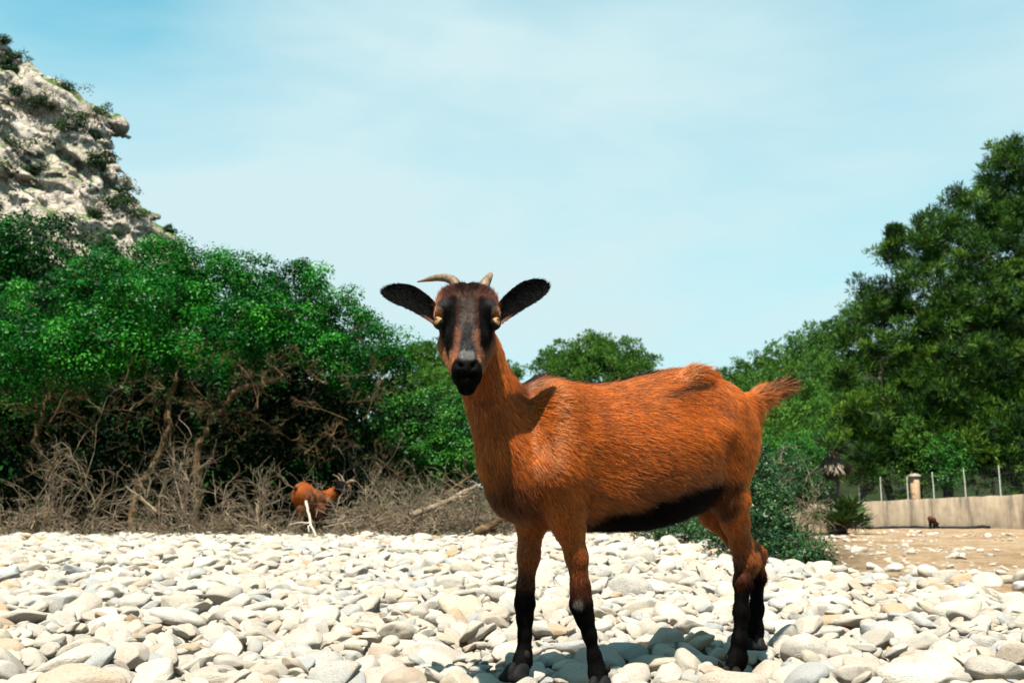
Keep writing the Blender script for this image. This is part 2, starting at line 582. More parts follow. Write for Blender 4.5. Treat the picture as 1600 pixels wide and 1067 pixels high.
zone = np.stack([zone_sand, zone_lit, np.maximum(smooth(1, 4, side) * smooth(14, 20, X), smooth(40, 60, Y) * (1 - smooth(6, 12, X)) + smooth(66, 80, Y)).clip(0, 1), 0 * X + 1], -1).reshape(-1, 4)
ground = link('ground', fast_mesh('ground', V, F, M['ground'], True, {'zone': ('FLOAT_COLOR', zone)}))
tag(ground, 'pale shingle bank dropping to a low sandy flat on the right', kind='structure')

# ------------------------------------------------------------------ implicit surfaces
def surface_net(D, origin, h):
    inside = D < 0
    s = inside.astype(np.int8)
    tot = sum(s[a:D.shape[0] - 1 + a, b:D.shape[1] - 1 + b, c:D.shape[2] - 1 + c] for a in (0, 1) for b in (0, 1) for c in (0, 1))
    act = (tot > 0) & (tot < 8)
    ci = np.argwhere(act)
    idx = np.full(act.shape, -1, np.int32)
    idx[act] = np.arange(len(ci))
    corners = [(a, b, c) for a in (0, 1) for b in (0, 1) for c in (0, 1)]
    val = np.stack([D[ci[:, 0] + a, ci[:, 1] + b, ci[:, 2] + c] for a, b, c in corners], 1).astype(float)
    acc = np.zeros((len(ci), 3))
    cnt = np.zeros(len(ci))
    for p_ in range(8):
        for q_ in range(p_ + 1, 8):
            a, b = np.array(corners[p_]), np.array(corners[q_])
            if np.abs(a - b).sum() != 1:
                continue
            va, vb = val[:, p_], val[:, q_]
            mk = (va < 0) != (vb < 0)
            t = np.where(mk, va / np.where(mk, va - vb, 1), 0)
            acc += np.where(mk[:, None], a + (b - a) * t[:, None], 0)
            cnt += mk
    Vv = (ci + acc / cnt[:, None]) * h + origin
    faces = []
    for ax in range(3):
        sl0 = [slice(1, -1)] * 3
        sl1 = [slice(1, -1)] * 3
        sl0[ax] = slice(0, -1)
        sl1[ax] = slice(1, None)
        A, B = inside[tuple(sl0)], inside[tuple(sl1)]
        e = np.argwhere(A != B)
        flip = A[e[:, 0], e[:, 1], e[:, 2]]
        e = e + np.array([0 if k == ax else 1 for k in range(3)])
        b_, c_ = [(1, 2), (2, 0), (0, 1)][ax]
        db = np.zeros(3, int); db[b_] = 1
        dc = np.zeros(3, int); dc[c_] = 1
        g4 = [e - db - dc, e - dc, e, e - db]
        q = np.stack([idx[tuple(np.clip(k, 0, np.array(idx.shape) - 1).T)] for k in g4], 1)
        q[~flip] = q[~flip][:, ::-1]
        faces.append(q[(q >= 0).all(1)])
    return Vv, np.concatenate(faces)


def p_cone(a, b, ra, rb):
    a, b = np.asarray(a, float), np.asarray(b, float)
    def f(P):
        ab = b - a
        t = np.clip(((P - a) @ ab) / (ab @ ab), 0, 1)
        return np.linalg.norm(P - a - t[..., None] * ab, axis=-1) - (ra + (rb - ra) * t)
    r = max(ra, rb)
    return f, np.minimum(a, b) - r, np.maximum(a, b) + r


def p_ell(c, rad, R=np.eye(3)):
    """R rows = local axes"""
    c, rad = np.asarray(c, float), np.asarray(rad, float)
    def f(P):
        q = (P - c) @ R.T
        k0 = np.linalg.norm(q / rad, axis=-1)
        k1 = np.linalg.norm(q / rad ** 2, axis=-1) + 1e-9
        return k0 * (k0 - 1) / k1
    ext = np.sqrt(((R * rad[:, None]) ** 2).sum(0))
    return f, c - ext, c + ext


def smin(a, b, k):
    h = np.clip(0.5 + 0.5 * (b - a) / k, 0, 1)
    return b + (a - b) * h - k * h * (1 - h)


def sdf_mesh(prims, h, pad=0.03):
    """prims: (primitive, blend radius, +1 add / -1 carve)"""
    lo = np.min([p[0][1] for p in prims if p[2] > 0], 0) - pad
    hi = np.max([p[0][2] for p in prims if p[2] > 0], 0) + pad
    nn = np.ceil((hi - lo) / h).astype(int) + 1
    D = np.full(nn, 0.2, np.float32)
    for (f, a, b), k, sgn in prims:
        mrg = k * 1.3 + 3 * h
        i0 = np.clip(np.floor((a - mrg - lo) / h).astype(int), 0, nn)
        i1 = np.clip(np.ceil((b + mrg - lo) / h).astype(int) + 1, 0, nn)
        if (i1 <= i0).any():
            continue
        g = np.stack(np.meshgrid(*[lo[t] + h * np.arange(i0[t], i1[t]) for t in range(3)], indexing='ij'), -1)
        d = f(g)
        s_ = tuple(slice(i0[t], i1[t]) for t in range(3))
        if sgn > 0:
            D[s_] = smin(D[s_], d, k)
        else:
            D[s_] = -smin(-D[s_], d, k)
    return surface_net(D, lo, h)


# ------------------------------------------------------------------ mountain
prof_px = [(-160, -60), (-60, 20), (0, 58), (45, 86), (85, 110), (128, 130), (146, 156), (176, 166), (192, 190), (196, 212), (186, 232), (184, 252), (196, 276), (220, 298), (240, 320), (250, 345), (264, 378), (285, 420), (330, 500), (380, 620), (400, 800)]


def front_y(x, z):
    return 136 + .42 * (z - 20) + .16 * (x + 70)


PP = []
for u, v in prof_px:
    d_ = 150.0
    for _ in range(12):
        p_ = at(u, v, d_)
        d_ = front_y(p_[0], p_[2]) + 2.0
    PP.append(at(u, v, d_))
PP = np.array(PP)
hM = .44
lo = np.array([-100.0, 128.0, 17.0])
hi = np.array([-40.0, 178.0, 94.0])
nn = np.ceil((hi - lo) / hM).astype(int)
gx_, gy_, gz_ = [lo[k] + hM * np.arange(nn[k]) for k in range(3)]
PX = np.interp(gz_, PP[::-1, 2], PP[::-1, 0])                       # right hand edge by height
XX, YY, ZZ = np.meshgrid(gx_, gy_, gz_, indexing='ij')
edge = PX[None, None, :]
fr = front_y(XX, ZZ)
dep = YY - fr - 2.0
D_right = (XX - edge + np.where(dep > 0, .75 * dep, -.1 * dep)) * .72
D_front = (fr - YY) * .9
D0 = -smin(-D_right, -D_front, 2.0)
near = np.abs(D0) < 4.6
Pn = np.stack([XX[near], YY[near], ZZ[near]], 1)
warp = np.stack([fbm(Pn * .12, 2, 60 + k) for k in range(3)], 1) * 2.0
tilt = np.array([[1, 0, 0], [0, 1, 0], [.55, -.15, 1]])
q_ = (Pn + warp) @ tilt.T
bl_ = 0
for fr_, sd_, am_, ck_ in ((np.array([.085, .11, .17]), 3, 2.5, .8), (np.array([.24, .27, .42]), 9, 1.9, 1.0), (np.array([.55, .6, .85]), 15, .95, .6)):
    f1, f2, idn = worley(q_ * fr_, sd_)
    rim = np.clip((f2 - f1) / .09, 0, 1)
    bl_ = bl_ + am_ * ((idn - .5) * 1.35 * rim + (.5 - f1) * .6) - ck_ * (1 - rim)
D0[near] = D0[near] - bl_ + .45 * fbm(Pn * .5, 4, 33)
MV, MF = surface_net(D0.astype(np.float32), lo, hM)
# keep the one connected body
lab_ = np.arange(len(MV))
ea = np.concatenate([MF[:, 0], MF[:, 1], MF[:, 2], MF[:, 3]])
eb = np.concatenate([MF[:, 1], MF[:, 2], MF[:, 3], MF[:, 0]])
for _ in range(60):
    mn = np.minimum(lab_[ea], lab_[eb])
    new = lab_.copy()
    np.minimum.at(new, ea, mn)
    np.minimum.at(new, eb, mn)
    new = new[new]
    if (new == lab_).all():
        break
    lab_ = new
big = np.bincount(lab_).argmax()
keep = (MV[MF].mean(1)[:, 1] < 174) & (lab_[MF[:, 0]] == big)
mountain = link('mountain', fast_mesh('mountain', MV, MF[keep], M['rock'], False))
tag(mountain, 'rugged pale limestone mountain side at upper left', kind='structure')
bvh = BVHTree.FromPolygons(MV.tolist(), MF[keep].tolist())

# ------------------------------------------------------------------ plants
def leafy(geo, centres, radii, per, ll, lw, up=.5, flat=.8, r=rng, shade=.0):
    """leaf clumps: leaves spread through the outer part of each clump"""
    k = len(centres)
    idx = np.repeat(np.arange(k), per)
    m_ = len(idx)
    d = rand_dirs(m_, r)
    d[:, 2] = np.where((d[:, 2] < -.2) & (r.random(m_) < .6), -d[:, 2], d[:, 2])
    rad = radii[idx] * (r.random(m_) ** .36)
    P = centres[idx] + d * rad[:, None] * np.array([1, 1, flat])
    N = unit(d * .95 + np.array([0, 0, up]) + r.normal(size=(m_, 3)) * .42)
    T = unit(d + r.normal(size=(m_, 3)) * .7)
    V_, F_ = quads(P, N, T, r.uniform(.7, 1.3, m_) * ll, r.uniform(.7, 1.3, m_) * lw)
    base = r.normal(.45, .24, k)[idx] + r.normal(0, .10, m_)
    geo.add(V_, F_, np.repeat(np.clip(base, 0, 1), 4))


def needles(geo, centres, radii, per, ll, lw, blades=6, r=rng, up=.55):
    """tufts of needle blades"""
    k = len(centres)
    idx = np.repeat(np.arange(k), per)
    m_ = len(idx)
    d = rand_dirs(m_, r)
    d[:, 2] = np.where((d[:, 2] < -.1) & (r.random(m_) < .4), -d[:, 2], d[:, 2])
    P = centres[idx] + d * (radii[idx] * r.random(m_) ** .4)[:, None] * np.array([1, 1, .95])
    ax = unit(d * .7 + np.array([0, 0, up]) + r.normal(size=(m_, 3)) * .3)
    P = np.repeat(P, blades, 0)
    D = unit(np.repeat(ax, blades, 0) + r.normal(size=(m_ * blades, 3)) * .55)
    n_ = len(P)
    V_, F_ = quads(P, unit(np.cross(D, rand_dirs(n_, r))), D, r.uniform(.7, 1.3, n_) * ll, r.uniform(.7, 1.3, n_) * lw)
    tn_ = np.clip(r.normal(.45, .22, k)[idx] + r.normal(0, .12, m_), 0, 1)
    geo.add(V_, F_, np.repeat(np.repeat(tn_, blades), 4))


def blob_clumps(blobs, rc, fill=.9, r=rng, inner=.25):
    """clump centres over the skin (and a few inside) of a union of balls"""
    B = np.array(blobs)
    out_c, out_r = [], []
    for (x, y, z, R) in blobs:
        k = int(4 * (R / rc) ** 2 * fill)
        d = rand_dirs(k, r)
        rad = R * np.where(r.random(k) < inner, r.uniform(.3, .8, k), r.uniform(.82, 1.0, k))
        c = np.array([x, y, z]) + d * rad[:, None] * np.array([1, 1, .85])
        # drop the ones deep inside another ball
        dd = np.linalg.norm(c[:, None] - B[None, :, :3], axis=2) / B[None, :, 3]
        keep = (dd < .62).sum(1) < 2
        out_c.append(c[keep])
        out_r.append(rc * r.uniform(.65, 1.25, keep.sum()))
    return np.concatenate(out_c), np.concatenate(out_r)


def wiggle(a, b, nseg, amp, r):
    t = np.linspace(0, 1, nseg + 1)[:, None]
    L = np.linalg.norm(b - a)
    off = np.cumsum(r.normal(size=(nseg + 1, 3)), 0)
    off -= off[0] + (off[-1] - off[0]) * t
    return a + (b - a) * t + off * amp * L / nseg


def branch_to(geo, base, targets, r0, seed, amp=.5, lean=.55, tip=.006, sides=6, trunk_pts=None, maxn=140, power=.62, twist=1.0):
    """a limb system: a trunk, then a limb from the nearest sensible node to each target"""
    r = np.random.default_rng(seed)
    nodes, nrad, ndep = [], [], []
    if trunk_pts is None:
        trunk_pts = np.array([base, targets.mean(0) * .45 + np.array(base) * .55])
    tp = []
    for a_, b_ in zip(trunk_pts[:-1], trunk_pts[1:]):
        tp.append(wiggle(np.array(a_, float), np.array(b_, float), 6, amp * .5, r)[:-1])
    tp.append(np.array([trunk_pts[-1]], float))
    tp = np.concatenate(tp)
    rr = np.linspace(r0, r0 * .62, len(tp))
    rr[0] *= 1.35
    geo.tube(tp, rr, sides + 2, r.uniform(.3, .7))
    for q_, w_ in zip(tp[2:], rr[2:]):
        nodes.append(q_); nrad.append(w_)
    tg = targets
    if len(tg) > maxn:
        tg = tg[r.choice(len(tg), maxn, replace=False)]
    tg = tg[np.argsort(np.linalg.norm(tg - tp[-1], axis=1))]
    for t_ in tg:
        nd = np.array(nodes)
        dv = t_ - nd
        dl = np.linalg.norm(dv, axis=1)
        cost = dl * (1 + lean * np.clip(-dv[:, 2] / (dl + 1e-6) + .2, 0, 2)) - .25 * dl.min() * np.array(nrad) / r0
        j = int(np.argmin(cost))
        L = dl[j]
        ns = int(np.clip(L / .25 * twist, 4, 9))
        mid = nd[j] + dv[j] * .5 + r.normal(size=3) * L * .12
        c1 = wiggle(nd[j], mid, ns // 2 + 1, amp, r)
        c2 = wiggle(mid, t_, ns // 2 + 1, amp, r)[1:]
        path = np.concatenate([c1, c2])
        ra = min(nrad[j] * power, max(tip * 2, .020 * L + tip))
        rad = np.linspace(ra, tip, len(path))
        geo.tube(path, rad, sides, r.uniform(.2, .8))
        for q_, w_ in zip(path[2:-1], rad[2:-1]):
            nodes.append(q_); nrad.append(w_)


def twig_bush(geo, base, height, spread, n0, seed, r0=.012, levels=3, sides=3, up=.9):
    """a leafless shrub of forking twigs"""
    r = np.random.default_rng(seed)
    st = []
    for k in range(n0):
        d = unit(np.array([r.normal() * spread, r.normal() * spread, up]))
        b = np.array(base) + np.array([r.normal() * .12, r.normal() * .12, 0]) * height
        st.append((b, d, height * r.uniform(.4, .62), r0 * r.uniform(.6, 1.1), 0))
    while st:
        b, d, L, rad, lv = st.pop()
        ns = 4
        pts = [b]
        dd = d
        for i_ in range(ns):
            dd = unit(dd + r.normal(size=3) * .27)
            pts.append(pts[-1] + dd * L / ns)
        pts = np.array(pts)
        geo.tube(pts, np.linspace(rad, rad * .5, ns + 1), sides if lv else sides + 1, float(np.clip(r.normal(.55, .25), 0, 1)))
        if lv < levels:
            for c_ in range(r.integers(2, 5)):
                j = r.integers(1, ns + 1)
                nd_ = unit(dd + r.normal(size=3) * .62 + np.array([0, 0, .12]))
                st.append((pts[j], nd_, L * r.uniform(.45, .75), max(rad * .58, .0022), lv + 1))


def tree(name, label, cat, base, blobs_px, leafmat, barkmat, seed, rc=.3, per=70, ll=.06, lw=.03, r0=.09, pine=False, fill=.9, blades=6, trunk=None,
         tip=.006, amp=.5, maxn=140, group=None, flat=.8, twist=1.0, extra=None, parts_=('trunk', 'crown'), up=.5, inner=.25):
    r = np.random.default_rng(seed)
    base = np.array(base, float)
    blobs = [(*at(u, v, d), R) for (u, v, d, R) in blobs_px]
    rt = empty(name, base, label, cat, group)
    c, cr_ = blob_clumps(blobs, rc, fill, r, inner)
    cr_ = cr_ * r.uniform(.75, 1.35, len(cr_))
    g = Geo()
    if pine:
        needles(g, c, cr_, per, ll, lw, blades, r, up)
    else:
        leafy(g, c, cr_, per, ll, lw, up, flat, r)
    g.build(parts_[1], leafmat, rt)
    t = Geo()
    tp = None if trunk is None else np.array([base] + [at(*q_) for q_ in trunk])
    branch_to(t, base, c, r0, seed + 1, amp=amp, tip=tip, trunk_pts=tp, maxn=maxn, twist=twist)
    if extra is not None:
        extra(t, r)
    t.build(parts_[0], barkmat, rt, True)
    return rt


def gbase(u, d, dz=-.03):
    p_ = at(u, 800, d)
    return np.array([p_[0], p_[1], float(ground_z(p_[0], p_[1])) + dz])


def dead_twigs(us, vs_, d, n_, seed, ln=.9):
    """bare side twigs under a crown"""
    def f(t, r):
        for k in range(n_):
            b = at(r.uniform(*us), r.uniform(*vs_), d + r.normal() * .5)
            twig_bush(t, b, ln * r.uniform(.5, 1.2), .9, 2, int(r.integers(1e6)), .0075, 3, 3, .5)
    return f


# left thicket of evergreen mastic trees
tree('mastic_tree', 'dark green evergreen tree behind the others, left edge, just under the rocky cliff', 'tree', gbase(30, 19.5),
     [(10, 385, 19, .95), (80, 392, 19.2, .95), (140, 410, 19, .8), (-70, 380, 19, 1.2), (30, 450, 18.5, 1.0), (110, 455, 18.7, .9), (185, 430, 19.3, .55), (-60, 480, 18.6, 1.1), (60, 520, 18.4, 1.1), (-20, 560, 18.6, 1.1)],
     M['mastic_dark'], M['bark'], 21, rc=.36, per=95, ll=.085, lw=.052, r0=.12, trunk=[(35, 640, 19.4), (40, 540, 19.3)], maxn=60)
tree('mastic_tree', 'low spreading evergreen tree at the left edge with a bare twisted trunk', 'tree', gbase(72, 13.6),
     [(20, 535, 14.0, .80), (90, 505, 14.2, .85), (160, 480, 14.4, .80), (-60, 545, 14.6, 1.0), (60, 575, 13.4, .55), (130, 555, 13.5, .65), (-40, 600, 14, .8), (110, 540, 15.6, 1.0), (20, 560, 16, 1.1)],
     M['mastic'], M['bark_orange'], 31, rc=.26, per=230, ll=.048, lw=.030, fill=.72, flat=.74, inner=.10, r0=.05, trunk=[(70, 720, 13.7), (52, 690, 13.8), (70, 630, 13.9)], maxn=110, amp=.75,
     extra=dead_twigs((0, 150), (610, 740), 13.4, 9, 3))
tree('mastic_tree', 'broad domed evergreen tree in the middle of the left thicket, orange foot of trunk', 'tree', gbase(205, 13.4),
     [(215, 455, 14.4, .85), (285, 440, 14.6, .75), (345, 455, 14.4, .75), (240, 510, 13.4, .80), (320, 520, 13.2, .70), (390, 500, 14.0, .60), (180, 530, 13.6, .6), (280, 470, 16.2, 1.1), (380, 490, 16, .9), (200, 500, 16, 1.0), (300, 405, 14.9, .30), (375, 425, 14.6, .28)],
     M['mastic'], M['bark_orange'], 41, rc=.26, per=230, ll=.048, lw=.030, fill=.72, flat=.74, inner=.10, r0=.055, trunk=[(215, 760, 13.5), (235, 735, 13.6), (262, 650, 13.8), (275, 590, 14)], maxn=130, amp=.75,
     extra=dead_twigs((150, 330), (600, 720), 13.4, 10, 3))
tree('mastic_tree', 'evergreen tree at the right end of the left thicket, limbs leaning right', 'tree', gbase(308, 13.2),
     [(440, 470, 14.4, .62), (490, 480, 14.4, .66), (540, 515, 14.6, .62), (585, 545, 14.8, .48), (430, 530, 13.6, .55), (500, 550, 13.9, .6), (560, 575, 14.4, .5), (606, 580, 15, .34), (470, 510, 16, .9), (560, 560, 16, .7), (480, 430, 14.8, .26), (430, 425, 14.8, .25)],
     M['mastic'], M['bark_orange'], 51, rc=.25, per=230, ll=.048, lw=.030, fill=.72, flat=.74, inner=.10, r0=.05, trunk=[(310, 700, 13.2), (330, 650, 13.2), (370, 610, 13.3), (440, 585, 13.6)], maxn=130, amp=.7,
     extra=dead_twigs((330, 590), (560, 720), 13.3, 18, 3))
# dark undergrowth beneath them
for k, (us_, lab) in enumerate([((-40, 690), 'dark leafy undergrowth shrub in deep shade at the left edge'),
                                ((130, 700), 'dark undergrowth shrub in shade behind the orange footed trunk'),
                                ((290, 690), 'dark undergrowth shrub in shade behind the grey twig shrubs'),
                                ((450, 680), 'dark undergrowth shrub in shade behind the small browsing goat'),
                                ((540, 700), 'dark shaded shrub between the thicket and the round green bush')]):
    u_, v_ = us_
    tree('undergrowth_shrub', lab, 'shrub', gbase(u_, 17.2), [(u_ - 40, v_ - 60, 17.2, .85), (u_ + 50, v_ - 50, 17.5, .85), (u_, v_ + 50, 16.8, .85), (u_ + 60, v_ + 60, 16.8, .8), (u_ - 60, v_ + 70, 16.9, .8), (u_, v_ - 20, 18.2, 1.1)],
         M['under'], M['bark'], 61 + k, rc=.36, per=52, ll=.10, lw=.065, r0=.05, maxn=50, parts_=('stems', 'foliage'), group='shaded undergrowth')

# trees closing the thicket behind
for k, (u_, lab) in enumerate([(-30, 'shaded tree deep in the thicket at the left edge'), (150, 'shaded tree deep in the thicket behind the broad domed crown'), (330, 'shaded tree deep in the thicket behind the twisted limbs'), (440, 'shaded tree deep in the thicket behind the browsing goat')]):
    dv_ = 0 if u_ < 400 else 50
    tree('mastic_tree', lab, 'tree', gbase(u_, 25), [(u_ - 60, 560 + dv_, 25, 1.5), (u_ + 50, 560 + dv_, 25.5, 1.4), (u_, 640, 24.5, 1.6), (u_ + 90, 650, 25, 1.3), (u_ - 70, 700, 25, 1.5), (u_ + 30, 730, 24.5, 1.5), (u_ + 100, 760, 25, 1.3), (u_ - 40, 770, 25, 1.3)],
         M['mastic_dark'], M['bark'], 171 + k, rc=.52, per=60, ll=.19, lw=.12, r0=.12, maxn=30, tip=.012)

# round green bush right of the thicket, bushes behind it
tree('mastic_bush', 'bright green domed bush just left of the large goat\'s neck', 'bush', gbase(650, 17.5),
     [(610, 665, 17.5, .52), (665, 650, 17.6, .55), (715, 670, 17.4, .52), (640, 700, 17.1, .5), (695, 710, 17.0, .52), (740, 710, 17.2, .5), (590, 690, 17.6, .4), (700, 640, 18.2, .5), (780, 690, 17.8, .6), (660, 740, 17.3, .5), (700, 745, 17.4, .5), (740, 750, 17.4, .5), (620, 740, 17.5, .45), (690, 700, 18.4, .6), (730, 720, 18.4, .6), (640, 720, 18.4, .6)],
     M['broad'], M['bark'], 81, rc=.17, per=80, ll=.055, lw=.034, r0=.05, maxn=60, parts_=('stems', 'foliage'))
for k, (lab, bl, dd) in enumerate([('hazy green tree left of the goat\'s face, its top left of the ear', [(650, 575, 48, 1.25), (675, 560, 48, .9), (640, 610, 47, 1.1), (690, 600, 47, 1.4), (615, 625, 47, .9), (650, 660, 47, 1.4), (700, 670, 47, 1.4), (670, 720, 47, 1.4), (620, 700, 47, 1.1)], 48),
                                   ('green shrub low behind the goat\'s chin beside the round bush', [(700, 610, 40, 1.0), (650, 630, 40, .9), (740, 620, 41, 1.1), (600, 640, 40, .7)], 40),
                                   ('wide rounded green tree rising behind the goat\'s back', [(925, 560, 62, 1.5), (880, 565, 62, 1.35), (965, 560, 62, 1.45), (1000, 572, 62, 1.05), (850, 580, 62, .9), (940, 585, 61, 1.8), (900, 590, 61, 1.8), (990, 590, 61, 1.4), (925, 545, 62.5, 1.0), (900, 650, 61, 1.9), (970, 650, 61, 1.9), (935, 700, 60.5, 2.0), (880, 720, 60.5, 1.7), (990, 725, 60.5, 1.7)], 62),
                                   ('tiny far green tree just right of the goat\'s neck', [(797, 582, 75, .7), (808, 588, 75, .6), (785, 590, 75, .7), (797, 620, 75, 1.2), (785, 660, 75, 1.5), (815, 665, 75, 1.5)], 75)]):
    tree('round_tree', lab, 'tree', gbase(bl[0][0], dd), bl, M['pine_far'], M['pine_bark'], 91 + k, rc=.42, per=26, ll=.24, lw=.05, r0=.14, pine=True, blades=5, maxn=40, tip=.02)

# bleached and grey dead shrubs along the edge of the shingle
DS = [(60, 12.6, .85, 10, 'grey dead twig shrub at the far left edge of the shingle'),
      (120, 12.9, 1.5, 14, 'tall grey dead twig shrub left of the orange trunk foot'),
      (160, 12.3, .55, 9, 'low dead twig shrub just left of the orange trunk foot'),
      (285, 12.5, 1.3, 15, 'dense pale grey dead shrub right of the orange trunk foot'),
      (335, 12.3, .85, 12, 'pale dead shrub between the two tallest grey twig shrubs'),
      (405, 12.4, 1.15, 13, 'upright pale dead shrub just left of the small browsing goat'),
      (455, 12.1, .40, 8, 'low dead shrub at the feet of the small browsing goat'),
      (560, 12.4, .85, 13, 'tangled dead shrub right of the small browsing goat'),
      (575, 14.6, 1.35, 10, 'slender brown dead shrub standing behind the browsing goat'),
      (620, 12.6, .95, 14, 'tangled dead shrub below the bright green domed bush'),
      (680, 12.5, .85, 14, 'brown tangled dead shrub left of the fallen log'),
      (735, 12.3, .95, 14, 'dead shrub close against the large goat\'s chest'),
      (640, 14.2, 1.5, 14, 'fan shaped dead shrub in front of the domed bush'),
      (770, 12.8, .7, 10, 'dead shrub half hidden behind the large goat\'s chest'),
      (215, 12.1, .35, 8, 'small low dead shrub in front of the orange trunk foot'),
      (20, 12.4, .5, 8, 'ragged dead shrub cut by the left edge of the picture'),
      (930, 12.6, .5, 9, 'low brown twigs seen between the large goat\'s front legs')]
for k, (u_, d_, h_, n_, lab) in enumerate(DS):
    b = gbase(u_, d_, .0)
    g = Geo()
    twig_bush(g, b, h_ * 1.15, .75 if h_ < .8 else .55, n_, 300 + k, .0115, 3, 3, .8)
    rt = empty('dead_shrub', b, lab, 'shrub', 'dead shrubs along the shingle')
    o = g.build('twigs', M['dead_wood'], rt)

# fallen brushwood, matted together
g = Geo()
r = np.random.default_rng(77)
for k in range(1700):
    u_ = r.uniform(-60, 1050) if k % 3 else r.uniform(520, 800)
    d_ = r.uniform(11.9, 13.6)
    b = np.array([*at(u_, 800, d_)[:2], -.04]) + np.array([0, 0, abs(r.normal()) * (.10 + .12 * (520 < u_ < 800))])
    dr = unit(r.normal(size=3) * np.array([1, 1, .35]))
    L = r.uniform(.12, .55)
    pts = wiggle(b, b + dr * L, 4, .5, r)
    g.tube(pts, np.linspace(1, .4, 5) * r.uniform(.003, .009), 3, float(r.random()))
o = g.build('brushwood', M['dead_wood'])
tag(o, 'matted fallen twigs along the foot of the thicket', 'brushwood', kind='stuff')
# low green weeds at the foot of the thicket
g = Geo()
cs_ = np.array([gbase(u_, d_, .03) for u_, d_ in zip(r.uniform(-40, 900, 130), r.uniform(11.9, 13.2, 130))])
leafy(g, cs_, r.uniform(.06, .24, 130), 60, .05, .013, .6, .8, r)
o = g.build('weeds', M['bush'])
tag(o, 'low green weeds at the edge of the pale shingle', 'weeds', kind='stuff')

# single branches and logs
for lab, pts, r0_, mt in [('bleached bare stick standing upright before the small browsing goat', [(478, 783, 11.6), (483, 805, 11.55), (487, 822, 11.5), (494, 838, 11.4)], .018, 'pale_wood'),
                          ('grey fallen log lying slantwise left of the large goat\'s chest', [(640, 806, 12.2), (680, 792, 12.4), (715, 775, 12.6), (745, 758, 12.8)], .045, 'dead_wood'),
                          ('forked yellowish dead branch reaching up left of the goat\'s chest', [(690, 778, 12.3), (712, 760, 12.3), (735, 745, 12.3), (752, 730, 12.3)], .020, 'bark_orange'),
                          ('thick orange brown log end at the goat\'s chest', [(742, 832, 11.7), (765, 822, 11.9), (800, 808, 12.1)], .055, 'bark_orange'),
                          ('short pale stick on the pebbles right of the upright stick', [(505, 824, 11.6), (530, 818, 11.7), (552, 815, 11.8)], .012, 'dead_wood'),
                          ('thin forked branch lying at the left of the orange trunk foot', [(245, 800, 12.2), (222, 778, 12.3), (196, 760, 12.4)], .016, 'dead_wood')]:
    q_ = np.array([at(*x) for x in pts])
    t_ = np.linspace(0, 1, 14)
    qq = np.stack([np.interp(t_, np.linspace(0, 1, len(q_)), q_[:, k]) for k in range(3)], 1) + rng.normal(size=(14, 3)) * r0_ * .18
    g = Geo()
    g.tube(qq, np.linspace(1, .55, 14) * r0_, 7, .6)
    rb = np.random.default_rng(len(lab))
    for k in range(3):
        j = int(rb.integers(4, 12))
        e_ = qq[j] + unit(qq[-1] - qq[0] + rb.normal(size=3) * np.linalg.norm(qq[-1] - qq[0]) * .8) * rb.uniform(.12, .3)
        g.tube(wiggle(qq[j], e_, 4, .4, rb), np.linspace(.5, .2, 5) * r0_, 4, .6)
    o = g.build('fallen_branch', M[mt], None, True)
    tag(o, lab, 'branch')

# leafy bush on the crest behind the goat's hind legs
tree('leafy_bush', 'dark green small leaved bush on the shingle crest behind the goat\'s hind legs', 'bush', gbase(1215, 7.6),
     [(1180, 760, 7.7, .22), (1194, 792, 7.5, .21), (1198, 830, 7.2, .22), (1232, 845, 7.0, .15), (1268, 866, 6.8, .11), (1215, 868, 6.9, .17), (1182, 722, 8.0, .16), (1160, 780, 8, .3), (1160, 840, 7.5, .25), (1240, 870, 6.7, .15), (1292, 868, 6.75, .09), (1150, 720, 8.2, .25)],
     M['bush'], M['bark'], 501, rc=.075, per=72, ll=.028, lw=.014, r0=.03, maxn=90, tip=.003, parts_=('stems', 'foliage'), fill=1.0)
tree('leafy_bush', 'low trailing green bush under the goat\'s belly beyond the pebbles', 'bush', gbase(1080, 9.2),
     [(1030, 838, 9.8, .12), (1065, 832, 9.6, .17), (1100, 838, 9.2, .17), (1130, 842, 8.9, .15), (1000, 842, 10, .10), (1090, 815, 9.8, .17), (1050, 815, 10.2, .15), (1130, 820, 9.2, .18)],
     M['bush'], M['bark'], 511, rc=.075, per=64, ll=.030, lw=.015, r0=.02, maxn=50, tip=.003, parts_=('stems', 'foliage'), fill=1.0)
b = gbase(1206, 9.6, 0)
rt = empty('dead_shrub', b, 'tall straw coloured dead shrub behind the leafy bush below the goat\'s tail', 'shrub', 'dead shrubs along the shingle')
g = Geo()
twig_bush(g, b, 1.0, .36, 22, 901, .008, 3, 3, 1.0)
g.build('twigs', M['dead_wood'], rt)

